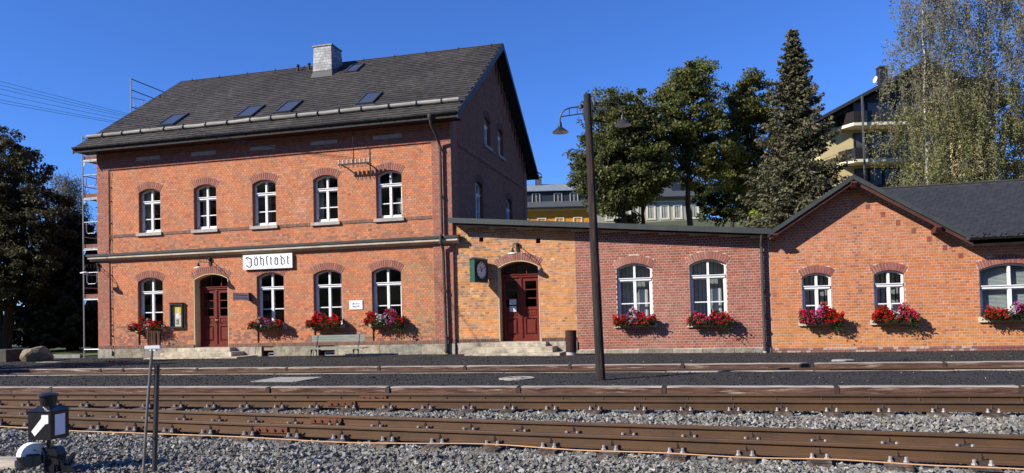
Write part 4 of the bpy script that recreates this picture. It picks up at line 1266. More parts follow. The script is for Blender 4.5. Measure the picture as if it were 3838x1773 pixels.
for x0, x1, z0, z1, m in ((-18.36, -18.22, 1.56, 1.82, M_YEL), (-18.14, -18.0, 1.56, 1.82, M_YEL), (-18.37, -18.28, 1.37, 1.54, M_REDPIC), (-18.25, -18.12, 1.38, 1.545, M_PAPER), (-18.10, -17.99, 1.375, 1.54, M_REDPIC), (-18.245, -18.13, 1.16, 1.345, M_GREENPIC)):
    p = MB().box(x0, x1, -.0235, -.0205, z0, z1).build('poster', m, nb)
    if m is M_YEL:
        for k in range(7): MB().box(x0 + .012, x1 - .012, -.0245, -.024, z1 - .03 - k * .034, z1 - .022 - k * .034).build('print_line', M_INK, p)
MB().add([(-18.39, -.1, 1.085), (-17.97, -.1, 1.085), (-17.97, -.1, 1.85), (-18.39, -.1, 1.85)], [(0, 1, 2, 3)]).build('pane', glass_mat('clear_case_glass', (.95, .95, .95), 1.3), nb)
# paper notices on the annex door
for z, t1, t2 in ((1.60, 'Fahrkarten', 'ca. 200 m'), (1.385, 'Toiletten', 'ca. 20 m')):
    pn = thing('paper_notice', 'white paper notice reading %s on the left leaf of the annex door' % t1, 'notice', (-6.02, .4, z))
    u0, u1 = -6.155, -5.935; yy = .06 + .30 + .008
    MB().box(u0, u1, yy, yy + .004, z - .085, z + .085).build('sheet', M_SIGNW, pn)
    flat_text(t1, .052, ((u0 + u1) / 2, yy - .002, z + .04), (1, 0, 0), pn, (0, -1, 0), sx=.85)
    flat_text(t2, .035, ((u0 + u1) / 2, yy - .002, z - .05), (1, 0, 0), pn, (0, -1, 0))
    MB().box(u0 + .01, u1 - .03, yy - .002, yy, z - .012, z - .004).add([(u1 - .03, yy - .002, z + .004), (u1 - .008, yy - .002, z - .008), (u1 - .03, yy - .002, z - .02)], [(0, 1, 2)]).build('arrow_mark', M_INK, pn)
# platform clock projecting from the annex
ck = thing('platform_clock', 'green iron platform clock with round white dial projecting from the annex wall', 'clock', (-6.77, -.03, 2.6), R(-18))
M_GREEN = mat('dark_green_paint', (0.012, 0.06, 0.042), (0.018, 0.085, 0.058), scale=9, rough=0.4)
def ckb(x0, x1, y0, y1, z0, z1, name, m, par=ck): return MB().box(x0, x1, y0, y1, z0, z1).build(name, m, par, local=True)
ckb(-.09, .09, -.79, -.07, -.34, .34, 'case', M_GREEN)
MB().add([(-.11, -.82, .34), (.11, -.82, .34), (.11, -.04, .34), (-.11, -.04, .34), (0, -.72, .40), (0, -.14, .40)], [(0, 1, 4), (1, 2, 5, 4), (2, 3, 5), (3, 0, 4, 5), (0, 1, 2, 3)]).build('case_roof', M_GREEN, ck, local=True)
ckb(-.10, .10, -.81, -.05, -.375, -.34, 'base_moulding', M_GREEN)
for s in (-1, 1):
    dl = MB().lathe((s * .092, -.43, 0), [(.27, 0), (.27, .006), (0, .007)], 40, (s, 0, 0)).build('dial', mat('white_dial', (.72, .72, .74), rough=.4), ck, local=True)
    MB().lathe((s * .091, -.43, 0), [(.27, 0), (.27, .03), (.305, .03), (.305, 0)], 40, (s, 0, 0)).build('bezel', M_BLACKMETAL, ck, local=True)
    mk = MB()
    for h in range(60):
        t = 2 * math.pi * h / 60; big = h % 5 == 0
        r0, r1 = (.20 if big else .238), .255; w = .016 if big else .006
        p = lambda r_: (s * .101, -.43 + s * r_ * math.sin(t), r_ * math.cos(t))
        mk.bar(p(r0), p(r1), w, .003, (s, 0, 0))
    mk.build('hour_marks', M_INK, ck, local=True)
    for ang, ln, w, nm in ((335, .14, .024, 'hour_hand'), (62, .235, .014, 'minute_hand')):
        t = R(ang); p = lambda r_: (s * .107, -.43 + s * r_ * math.sin(t), r_ * math.cos(t))
        MB().bar(p(-.055), p(ln), w, .004, (s, 0, 0)).build(nm, M_INK, ck, local=True)
for k in range(15):
    MB().lathe((-.055, -.79, -.31 + k * .0443), [(.012, 0), (.009, .008), (0, .011)], 6, (0, -1, 0)).build('rivet', M_GREEN, ck, local=True)
MB().box(-.03, .03, -.07, .05, -.25, .25).build('wall_bracket', M_BLACKMETAL, ck, local=True)

# gooseneck wall lamps
M_ENAMEL = mat('white_enamel', (0.78, 0.78, 0.75), (0.7, 0.7, 0.67), rough=0.35)
def wall_lamp(label, x, y, z):
    t = thing('wall_lamp', label, 'lamp', (x, y, z), 0, 'gooseneck lamps on the facade')
    MB().box(-.045, .045, -.03, 0, -.13, .13).build('back_plate', M_BLACKMETAL, t, local=True)
    a = MB()
    a.tube([(0, -.02, .09), (0, -.46, .09), (0, -.56, .06), (0, -.62, -.01), (0, -.64, -.10)], .011, 6)
    a.tube([(0, -.02, -.03), (0, -.63, -.03)], .009, 6)
    for yy in (-.2, -.36, -.5): a.tube([(0, yy, -.03), (0, yy, .085)], .007, 5)
    a.box(-.03, .03, -.09, -.03, .05, .15)
    a.build('bracket_arm', M_BLACKMETAL, t, local=True)
    MB().lathe((0, -.64, -.2), [(0, .13), (.03, .13), (.035, .06), (.055, .045), (.055, .02), (.07, .0)], 14).build('lamp_cap', M_BLACKMETAL, t, local=True, smooth=True)
    MB().lathe((0, -.64, -.24), [(.06, .045), (.145, .01), (.15, -.012), (.14, -.012), (.05, .035)], 18).build('lamp_shade', M_ENAMEL, t, local=True, smooth=True)
    return t
wall_lamp('gooseneck lamp over the main door of the station house', -16.835, -.003, 3.31)
wall_lamp('gooseneck lamp at the far left corner of the station house', -21.50, -.04, 3.31)
wall_lamp('gooseneck lamp over the annex door', -5.765, .057, 3.30)

# insulator rack
M_PORC = mat('dirty_porcelain', (.55, .53, .48), (.38, .36, .32), scale=20, rough=.4)
ir = thing('insulator_rack', 'iron rack with a row of white porcelain insulators under the eaves', 'insulators', (-11.1, 0, 6.3))
y0 = -.36
MB().bar((-11.68, y0, 6.27), (-10.53, y0, 6.27), .05, .04).build('crossbar', M_BLACKMETAL, ir)
MB().tube([(-11.12, y0, 6.2), (-11.12, y0, 7.44)], .016, 6).build('hanger_rod', M_BLACKMETAL, ir)
for xx in (-11.55, -10.65): MB().bar((xx, y0, 6.25), (xx + .03, 0, 6.22), .03).build('stay', M_BLACKMETAL, ir)
INS = []
for k in range(8):
    xx = -11.64 + k * .152; INS.append((xx, y0, 6.40))
    i = MB().lathe((xx, y0, 6.29), [(.02, 0), (.034, .0), (.038, .05), (.026, .062), (.034, .075), (.035, .11), (.022, .13), (0, .135)], 10).build('insulator', M_PORC, ir, smooth=True)
    MB().tube([(xx, y0, 6.25), (xx + .03, y0, 6.17), (xx + .055, y0, 6.14), (xx + .08, y0, 6.18), (xx + .08, y0, 6.25)], .008, 5).build('hook', M_BLACKMETAL, i)
M_WIRE = mat('line_wire', (0.05, 0.05, 0.055), rough=0.5, metallic=.6)
ends = [(-16.10, -8.75, z) for z in (7.31, 7.22, 7.13, 7.0, 6.87, 6.80)]
for k in range(6):
    a = Vector(INS[k]) + Vector((0, -.03, .02)); b = Vector(ends[k]); b = a + (b - a) * 1.9
    pts = []
    for i in range(17):
        t = i / 16; p = a + (b - a) * t; p.z -= 0.5 * (1 - (2 * t - 1) ** 2) * .6; pts.append(p)
    tag(MB().tube(pts, .004, 4).build('overhead_wire', M_WIRE), '%s overhead telegraph wire of the six running left from the insulator rack' % ('topmost', 'second highest', 'third highest', 'fourth highest', 'fifth highest', 'lowest')[k], 'wire', 'overhead wires')

# flower boxes
M_PLANTER = mat('brown_planter', (0.07, 0.045, 0.03), (0.05, 0.03, 0.02), rough=.7)
def quads(P, size, nr, flat=None, asp=1.0):
    n = len(P)
    a = nr.normal(size=(n, 3)); a /= np.linalg.norm(a, axis=1)[:, None]
    b = nr.normal(size=(n, 3)); b -= a * np.sum(a * b, 1)[:, None]; b /= np.linalg.norm(b, axis=1)[:, None]
    s = (size * nr.uniform(.7, 1.3, n))[:, None]
    V = np.stack([P - a * s * asp, P - b * s * .62, P + a * s * asp, P + b * s * .62], 1)
    return V.reshape(-1, 3), np.arange(n * 4).reshape(-1, 4)
RED, PINK, MAG, WHT, PUR, DRED = (0.62, 0.012, 0.012), (0.70, 0.045, 0.12), (0.50, 0.02, 0.10), (0.75, 0.70, 0.70), (0.55, 0.12, 0.45), (0.40, 0.01, 0.02)
def flower_box(label, cx, y, z, half, zones, seed, zhi=.36, full=1.0, trail=0.0):
    nr = np.random.RandomState(seed)
    t = thing('flower_box', label, 'flower box', (cx, y, z), 0, 'flower boxes on the window sills')
    MB().box(-half * .86, half * .86, -.2, -.03, .002, .15).build('planter', M_PLANTER, t, local=True)
    n = int(1500 * (.6 + .4 * full))
    ph = nr.uniform(0, 6)
    x = nr.uniform(-1, 1, n); ht = zhi * (1 - .55 * np.abs(x) ** 2.2) * (0.8 + .3 * np.sin(x * 5.5 + ph) + .12 * np.sin(x * 13 + ph * 2))
    zz = -.1 + nr.uniform(0, 1, n) ** .75 * (ht + .1)
    dz_ = (x > .45) & (nr.rand(n) < trail); zz = np.where(dz_, zz - nr.uniform(.05, .3, n), zz)
    yy = -.14 + nr.normal(0, .085, n) - .06 * (zz < .1)
    P = np.stack([x * half + nr.normal(0, .02, n), yy, zz], 1)
    V, F = quads(P, .033, nr)
    g = nr.uniform(.5, 1.3, n)[:, None] * np.array([[.035, .075, .016]])
    o = link('foliage', fast_mesh('foliage', V, F, np.repeat(g, 4, 0)), M_LEAF, t, local=True); tag(o, kind='stuff')
    bycol = {}
    m = int(150 * full)
    for _ in range(m):
        xx = nr.uniform(-1, 1); h = zhi * (1 - .55 * abs(xx) ** 2.2) * (0.8 + .3 * math.sin(xx * 5.5 + ph) + .12 * math.sin(xx * 13 + ph * 2))
        zc = nr.uniform(-.12, 1) * (h + .05); yc = -.16 - .14 * nr.uniform(.1, 1)
        opts = [c for a, b, c in zones if a <= xx <= b]
        c = opts[nr.randint(len(opts))]
        cen = np.array([xx * half, yc, zc])
        d = nr.normal(size=(16, 3)); d /= np.linalg.norm(d, axis=1)[:, None]
        bycol.setdefault(c, []).append(cen + d * .038 * nr.uniform(.8, 1.3))
    for c, L in bycol.items():
        P = np.concatenate(L); V, F = quads(P, .026, nr)
        k = nr.uniform(.7, 1.15, len(P))[:, None] * np.array([c])
        tag(link('blossoms', fast_mesh('blossoms', V, F, np.repeat(np.minimum(k, .9), 4, 0)), M_PETAL, t, local=True), kind='stuff')
flower_box('flower box with red and white geraniums left of the notice case', -19.33, -.06, 1.03, .62, [(-1, -.55, MAG), (-.6, 1, RED), (-.1, .5, WHT), (.1, 1, RED), (-.5, .1, DRED)], 1, .38, .8, .4)
flower_box('sparse flower box with red, white and dark pink blossoms right of the main door', -14.55, -.06, 1.03, .62, [(-1, -.4, RED), (-.55, -.1, WHT), (-.3, .5, MAG), (.3, 1, RED), (-.3, .6, PUR)], 2, .27, .55)
flower_box('flower box full of bright red geraniums above the bench', -12.36, -.06, 1.03, .60, [(-1, 1, RED), (.1, .6, PINK), (-.2, 0, PINK)], 3, .36, 1.1)
flower_box('flower box with red, white and lilac blossoms at the right end of the station house', -10.2, -.06, 1.03, .66, [(-1, -.4, RED), (-.5, .2, WHT), (0, .6, PUR), (.3, 1, RED), (.0, .7, MAG)], 4, .42, 1.2, .3)
flower_box('flower box with red blossoms and a lilac middle on the left annex window', -2.19, 0.0, .863, .60, [(-1, -.2, RED), (-.4, .2, PUR), (-.1, 1, PINK), (.2, 1, RED), (-.2, .1, WHT)], 5, .36, .9)
flower_box('flower box with scattered red and pink blossoms on the right annex window', .0, 0.0, .83, .64, [(-1, -.1, PINK), (-.2, .1, PUR), (-.1, 1, RED), (.2, 1, PINK)], 6, .32, .65, .4)
flower_box('flower box with pink left side and red right side under the gable', 3.02, 0.0, .815, .56, [(-1, 0, PINK), (-.4, .1, PUR), (.1, 1, RED), (-1, -.2, MAG)], 7, .40, 1.2, .3)
flower_box('flower box with red left side and pink right side under the gable', 4.93, 0.0, .807, .56, [(-1, 0, RED), (-.1, .15, WHT), (.1, 1, PINK)], 8, .38, 1.1, .2)
flower_box('flower box with red left side and lilac right side on the wide blinded window', 7.74, 0.0, .818, .66, [(-1, -.1, RED), (-.1, .1, WHT), (.1, 1, PUR), (.2, 1, MAG), (-.3, .1, WHT)], 9, .30, .75)

# ================================================================== PLATFORM FURNITURE
bench = thing('park_bench', 'green slatted bench with iron legs in front of the station house wall', 'bench', (-11.5, -1.0, 0))
M_BENCH = mat('pale_green_bench_paint', (0.25, 0.275, 0.235), (0.19, 0.21, 0.18), scale=6, rough=.6, stretch=(.4, 3, 3))
for k in range(4):
    yy = -1.30 + k * .115
    MB().box(-12.55, -10.48, yy, yy + .10, .275 - (.02 if k == 0 else 0), .30 - (.012 if k == 0 else 0)).build('seat_slat', M_BENCH, bench)
for k in range(3):
    z = .485 + k * .072; yy = -.80 + k * .02
    MB().box(-12.5 + .0, -10.64, yy, yy + .022, z, z + .062).build('back_slat', M_BENCH, bench)
for xx in (-12.30, -10.83):
    MB().tube([(xx, -1.25, -.02), (xx, -1.22, .12), (xx, -1.2, .27)], .016, 6).tube([(xx, -.86, -.02), (xx, -.88, .15), (xx, -.95, .23), (xx, -1.05, .255), (xx, -1.15, .23), (xx, -1.21, .12)], .014, 6).tube([(xx, -.87, .15), (xx, -.86, .33), (xx, -.80, .48), (xx, -.745, .70)], .016, 6).build('leg', M_BLACKMETAL, bench)
binx, biny = -3.97, -.93
tb = thing('litter_bin', 'round litter bin of dark wooden slats on a concrete foot beside the annex steps', 'litter bin', (binx, biny, gz(binx, biny)))
MB().lathe((0, 0, -.02), [(0, .12), (.14, .12), (.15, .10), (.15, 0)], 18).build('foot', M_GREYSILL, tb, local=True)
MB().lathe((0, 0, .11), [(.135, 0), (.135, .6), (.12, .6), (.12, .02)], 18).build('liner', M_BLACKMETAL, tb, local=True)
for k in range(22):
    t = 2 * math.pi * k / 22; c, s = math.cos(t), math.sin(t)
    MB().bar((c * .155, s * .155, .10), (c * .155, s * .155, .72), .016, .036, (-s, c, 0)).build('slat', M_BROWNWOOD, tb, local=True)
MB().lathe((0, 0, .70), [(.165, 0), (.17, .03), (.12, .035), (.12, 0)], 22).build('rim', M_BLACKMETAL, tb, local=True)

# wooden lamp post
M_POST = mat('tarred_post_wood', (0.032, 0.025, 0.021), (0.013, 0.012, 0.011), scale=6, rough=.8, bump=.6, stretch=(6, 6, .35), c3=(.17, .07, .035), s3=2.6, lo3=.57, hi3=.68)
lp = thing('platform_lamp_post', 'tall dark wooden post with two black lamp arms standing on the island platform', 'lamp post', (-1.86, -9.86, 0))
pp = []; pr_ = []
for i in range(13):
    t = i / 12; pp.append((-1.86 - .1 * t, -9.86, -.1 + 5.1 * t)); pr_.append(.084 - .021 * t + rng.uniform(-.0015, .0015))
MB().tube(pp, pr_, 14).build('post', M_POST, lp, smooth=True)
for s, L, zo in ((-1, .50, 0), (1, .60, .03)):
    cx = -1.955; r0 = .062; q = lambda d, z: (cx + s * d, -9.86, z + zo)
    a = MB()
    a.tube([q(r0, 4.80), q(L - .17, 4.79), q(L - .08, 4.76), q(L - .02, 4.69), q(L, 4.60), q(L, 4.53)], .013, 8)
    a.tube([q(r0, 4.67), q(L, 4.65)], .011, 8)
    for d in (.19, .33): a.tube([q(d, 4.66), q(d, 4.795)], .008, 6)
    a.tube([q(r0 + .03, 4.73), q(r0 + .03, 4.64), q(r0, 4.58)], .006, 5)
    a.box(cx + s * r0 - .012, cx + s * r0 + .012, -9.89, -9.83, 4.55 + zo, 4.88 + zo)
    arm = a.build('bracket_arm', M_BLACKMETAL, lp, smooth=True)
    MB().lathe(q(r0 + .06, 4.765), [(0, 0), (.04, .0), (.04, .06), (0, .065)], 10).build('junction_box', M_BLACKMETAL, arm)
    c = q(L, 4.37)
    MB().lathe(c, [(.018, .19), (.028, .17), (.034, .10), (.06, .075), (.12, .03), (.15, 0)], 24).build('lamp_shade', M_BLACKMETAL, lp, smooth=True)
    MB().lathe(c, [(.15, -.001), (.147, -.001), (.12, .006), (.05, .012), (0, .013)], 24).build('shade_lining', M_ENAMEL, lp, smooth=True)
    MB().lathe((c[0], c[1], c[2] - .018), [(0, .0), (.02, .006), (.028, .02), (.022, .032)], 10).build('bulb', M_ENAMEL, lp, smooth=True)

# slabs and covers in the platform
M_CONC = mat('pale_concrete', (0.36, 0.335, 0.28), (0.27, 0.25, 0.21), scale=14, rough=.9, c3=(.05, .05, .05), s3=22, lo3=.62, hi3=.66)
tag(MB().box(-8.62, -7.62, -10.05, -9.05, -.05, .014).build('concrete_slab', M_CONC), 'square pale concrete slab let into the island platform', 'slab')
mh = MB().lathe((-3.46, -9.48, -.03), [(.33, 0), (.33, .045), (.30, .05), (.295, .044), (.20, .044), (.195, .05), (0, .05)], 30).build('drain_cover', M_CONC)
tag(mh, 'round pale drain cover in the island platform left of the lamp post', 'drain cover')
for k in range(10):
    t = 2 * math.pi * k / 10
    MB().bar((-3.46 + .1 * math.cos(t), -9.48 + .1 * math.sin(t), .0205), (-3.46 + .17 * math.cos(t), -9.48 + .17 * math.sin(t), .0205), .03, .004).build('slot', M_BLACKMETAL, mh)
tag(MB().lathe((2.81, -4.93, gz(2.8, -4.9) - .03), [(.235, 0), (.235, .055), (.21, .065), (0, .066)], 26).build('well_cover', M_CONC), 'round pale cover proud of the cinders near the gabled wing', 'cover')

# ================================================================== TRACKS
M_RAIL = mat('rusty_rail_steel', (0.105, 0.059, 0.031), (0.07, 0.042, 0.024), scale=7, rough=.62, metallic=.15, bump=.1, bscale=60, stretch=(.4, 1, 1), c3=(.13, .066, .03), s3=1.2, lo3=.5, hi3=.75)
M_RUST = mat('fresh_rust', (0.16, 0.055, 0.022), (0.10, 0.036, 0.016), scale=20, rough=.75, bump=.3)
M_BOLT = mat('rusty_bolt', (0.07, 0.045, 0.032), (0.05, 0.03, 0.022), scale=20, rough=.7)
M_SCREW = mat('galvanised_screw', (0.42, 0.40, 0.37), (0.30, 0.28, 0.25), scale=20, rough=.5, metallic=.3)
M_SLEEPER = mat('weathered_sleeper', (0.05, 0.035, 0.027), (0.20, 0.15, 0.115), scale=3, rough=.9, bump=.5, stretch=(5, .6, 5), lo=.42, hi=.68)
PROF = [(-.03, 0), (.03, 0), (.032, -.006), (.032, -.03), (.009, -.042), (.008, -.11), (.02, -.118), (.053, -.124), (.053, -.134), (-.053, -.134), (-.053, -.124), (-.02, -.118), (-.008, -.11), (-.009, -.042), (-.032, -.03), (-.032, -.006)]
def fastening_mesh(full):
    mb = MB()
    mb.box(-.10, .10, .045, .17, -.139, -.124)
    mb.box(-.055, .055, .05, .125, -.124, -.092)
    mb.lathe((0, .082, -.095), [(.02, 0), (.022, .012), (.022, .035), (.012, .036), (.012, .055), (0, .056)], 6)
    me = mb.mesh('fastening'); me.materials.append(M_BOLT)
    sc = MB()
    sc.lathe((0, 0, 0), [(.026, 0), (.024, .012), (.016, .014), (.015, .045), (0, .046)], 6)
    ms_ = sc.mesh('screw'); ms_.materials.append(M_SCREW)
    return me, ms_
FM, SM = fastening_mesh(True)
SLP = []
def rail_track(name, label, cat, rails, zh, joints=(), x0=-30, x1=14, sleepers=True, skew=None):
    t = thing(name, label, cat, ((x0 + x1) / 2, rails[0][0], zh))
    lines = []
    for (yc, k) in rails:      # y = yc + k*x
        f = lambda x: yc + k * x
        lines.append((yc, k))
        pts = [x0, x1]
        mb = MB()
        L = math.hypot(1, k)
        mb.prism(PROF, lambda a, b: (x0 - a * k / L, yc + k * x0 + a / L, zh + b), lambda a, b: (x1 - a * k / L, yc + k * x1 + a / L, zh + b))
        mb.build('rail', M_RAIL, t)
    k = rails[0][1]; ang = math.atan(k)
    if sleepers:
        x = x0 + .3; c = sum(r_[0] for r_ in rails) / 2
        while x < x1:
            sk = rng.uniform(-.02, .02)
            yc = c + k * x
            w = rng.uniform(.11, .13)
            n = Vector((-k, 1, 0)).normalized(); d = Vector((1, k, 0)).normalized()
            ce = Vector((x, yc, zh - .137 - .07))
            hl = .74 + rng.uniform(-.03, .03); SLP.append((x, c, k))
            MB().bar(ce - n * hl + d * sk, ce + n * hl - d * sk, w * 1.7, .14).build('sleeper', M_SLEEPER, t)
            for (y0, kk) in rails:
                for s in (-1, 1):
                    o = bpy.data.objects.new('fastening', FM); COL.objects.link(o)
                    o.parent = t; o.matrix_parent_inverse = wmat(t).inverted()
                    o.location = (x - (y0 - c) * k, y0 + kk * (x - (y0 - c) * k), zh); o.rotation_euler = (0, 0, ang + (0 if s > 0 else math.pi))
                    if s < 0:
                        for q in (-1, 1):
                            e = bpy.data.objects.new('screw', SM); COL.objects.link(e); e.parent = o
                            e.location = (q * .062, .145, -.124)
            x += .625 + rng.uniform(-.02, .02)
    for (ri, xj) in joints:
        y0, kk = rails[ri]
        d = Vector((1, kk, 0)).normalized(); n = Vector((-kk, 1, 0)).normalized()
        for s in (-1, 1):
            ce = Vector((xj, y0 + kk * xj, zh - .072)) + n * s * .022
            fp = MB().bar(ce - d * .24, ce + d * .24, .024, .07)
            fp = fp.build('fishplate', M_RUST, t)
            for q in (-.17, -.06, .06, .17):
                MB().lathe(ce + d * q + n * s * .012, [(.017, 0), (.017, .018), (0, .019)], 6, tuple(n * s)).build('bolt', M_BOLT, fp)
        MB().bar(Vector((xj, y0 + kk * xj, zh + .0005)) - n * .034, Vector((xj, y0 + kk * xj, zh + .0005)) + n * .034, .006, .004).build('rail_gap', M_BLACKMETAL, t)
    return t
rail_track('front_track', 'nearest rusty narrow gauge track with orange cable along it', 'railway track', [(-14.62, -.1205), (-15.43, -.1168)], -.08, [(0, -4.85), (1, -5.15)])
rail_track('middle_track', 'rusty narrow gauge track directly below the front platform edge', 'railway track', [(-11.325, 0.0), (-12.155, 0.0)], -.08, [(0, -5.45), (1, -5.6)])
rt_ = rail_track('embedded_track', 'sunken track between the two platforms in front of the buildings', 'railway track', [(-7.0, 0.0), (-7.82, 0.0)], -.015, [(0, 2.0), (1, 2.1), (1, -9.6)], sleepers=False)
M_PLANK = mat('bleached_plank', (0.45, 0.40, 0.33), (0.16, 0.12, 0.09), scale=3, rough=.9, bump=.4, stretch=(.5, 5, 5), lo=.4, hi=.7)
x = -26.0
while x < 12:
    w = rng.uniform(2.2, 3.4)
    MB().box(x + .01, x + w - .02, -8.04, -7.93 + rng.uniform(-.01, .01), -.12, .004 + rng.uniform(-.006, .008)).build('edge_plank', M_PLANK, rt_); x += w
MB().box(-26, 12, -7.70, -7.10, -.15, -.07).build('track_fill', M_CINDER, rt_)
# platform edge timbers
M_BEAM = mat('old_edge_timber', (0.055, 0.026, 0.018), (0.17, 0.095, 0.065), scale=4, rough=.9, bump=.8, bscale=10, stretch=(.5, 3, 6), lo=.38, hi=.66, c3=(.45, .37, .29), s3=2.2, lo3=.56, hi3=.70)
M_BEAMTOP = mat('bleached_timber_top', (0.40, 0.36, 0.31), (0.20, 0.165, 0.135), scale=3, rough=.9, stretch=(.5, 4, 4))
M_PLATE = mat('brown_steel_stake', (0.07, 0.04, 0.03), (0.045, 0.028, 0.022), scale=8, rough=.8)
def platform_edge(name, label, joints, yf, depth, zt, zb):
    t = thing(name, label, 'platform edge', ((joints[0] + joints[-1]) / 2, yf, 0))
    for i in range(len(joints) - 1):
        a, b = joints[i] + .055, joints[i + 1] - .02
        n = 10; dz = [rng.uniform(-.003, .003) for _ in range(n + 1)]; dy = rng.uniform(-.012, .012)
        mb = MB(); vs = []
        for k in range(n + 1):
            x = a + (b - a) * k / n; g = 0.0
            e = .012 if k not in (0, n) else .02
            vs += [(x, yf + dy, zb + g), (x, yf + dy, zt + g - e + dz[k]), (x, yf + dy + .012, zt + g + dz[k] - .002), (x, yf + depth, zt + g + dz[k]), (x, yf + depth, zb + g)]
        fs = []
        for k in range(n):
            for q in range(5): fs.append((k * 5 + q, k * 5 + (q + 1) % 5, (k + 1) * 5 + (q + 1) % 5, (k + 1) * 5 + q))
        fs += [tuple(range(5)), tuple(n * 5 + q for q in range(5))]
        beam = mb.add(vs, fs).build('edge_beam', M_BEAM, t)
        beam.data.materials.append(M_BEAMTOP)
        for p in beam.data.polygons:
            if abs(p.normal.z) > .6 and p.center.z > zb + .02: p.material_index = 1
        xs_ = joints[i]
        MB().box(xs_ - .03, xs_ + .045, yf - .012, yf + .03, zb, zt - .012).build('stake_plate', M_PLATE, t)
    return t
platform_edge('front_platform_edge', 'row of weathered brown timbers edging the island platform toward the near tracks', [-26.2, -23.9, -21.6, -19.2, -16.9, -14.5, -12.15, -7.5, -5.25, -3.0, -.72, 1.72, 4.06, 6.4, 8.8, 11.2], -11.235, .17, .02, -.26)
platform_edge('rear_platform_edge', 'row of low timbers edging the building platform behind the sunken track', [-26, -23.4, -20.9, -18.2, -15.3, -14.6, -12.4, -9.9, -7.5, -5.4, -3.0, -.6, 1.95, 4.35, 6.9, 9.5, 12], -6.66, .17, .055, -.14)

# orange cable
pts = [(-11.2, -14.45, -.21), (-9.43, -14.69, -.20), (-8.1, -14.86, -.215), (-6.72, -15.06, -.2), (-5.3, -15.25, -.19), (-4.0, -15.385, -.205), (-3.1, -15.46, -.19), (-2.25, -15.47, -.18), (-1.3, -15.6, -.2), (-.52, -15.73, -.185), (.3, -15.83, -.195), (1.0, -15.905, -.18), (1.7, -16.02, -.19), (2.3, -16.11, -.185), (3.6, -16.3, -.19), (5.5, -16.6, -.19)]
sm = []
for i in range(len(pts) - 1):
    for k in range(4):
        t = k / 4; a = Vector(pts[max(i - 1, 0)]); b = Vector(pts[i]); c = Vector(pts[i + 1]); d = Vector(pts[min(i + 2, len(pts) - 1)])
        sm.append(.5 * ((2 * b) + (c - a) * t + (2 * a - 5 * b + 4 * c - d) * t * t + (3 * b - a - 3 * c + d) * t ** 3) + Vector((0, 0, .012)))
tag(MB().tube(sm, .0062, 6).build('orange_cable', mat('orange_cable_sheath', (0.60, 0.34, 0.16), (0.5, 0.29, 0.14), rough=.6), smooth=True), 'long orange cable lying on the ballast along the nearest rail', 'cable')

# ballast
def rocks(nr, P, size):
    n = len(P)
    base = np.array(BOXV) * 1.0
    V = np.repeat(base[None], n, 0) * nr.uniform(.55, 1.25, (n, 8, 1)) + nr.normal(0, .10, (n, 8, 3))
    V *= np.stack([nr.uniform(.7, 1.5, n), nr.uniform(.6, 1.1, n), nr.uniform(.32, .7, n)], 1)[:, None]
    a = nr.normal(size=(n, 4)); a[:, 1:3] *= .45; a /= np.linalg.norm(a, axis=1)[:, None]
    w, x, y, z = a.T
    Rm = np.stack([1 - 2 * (y * y + z * z), 2 * (x * y - w * z), 2 * (x * z + w * y), 2 * (x * y + w * z), 1 - 2 * (x * x + z * z), 2 * (y * z - w * x), 2 * (x * z - w * y), 2 * (y * z + w * x), 1 - 2 * (x * x + y * y)], 1).reshape(n, 3, 3)
    V = np.einsum('nij,nkj->nki', Rm, V) * size[:, None, None] + P[:, None]
    F = (np.arange(n)[:, None, None] * 8 + np.array(BOXF)[None]).reshape(-1, 4)
    g = nr.choice([.12, .16, .2, .25, .31, .40], n, p=[.14, .22, .26, .2, .13, .05]) * nr.uniform(.85, 1.15, n)
    tint = np.stack([g * nr.uniform(1.0, 1.08, n), g * nr.uniform(.97, 1.0, n), g * nr.uniform(.78, .92, n)], 1)
    tan = nr.rand(n) < .03; tint[tan] *= np.array([1.1, .95, .72])
    return V.reshape(-1, 3), F, np.repeat(tint, 8, 0)
M_ROCK = mat('crushed_stone', (1.1, 1.1, 1.1), (.7, .7, .72), scale=35, rough=.85, bump=.3, bscale=90, attr=True)
nr = np.random.RandomState(11)
def railgap(x, y):
    d = np.full(len(x), 9.0)
    for yc, k in ((-14.62, -.1205), (-15.43, -.1168), (-11.325, 0), (-12.155, 0)):
        d = np.minimum(d, np.abs(y - yc - k * x))
    return d
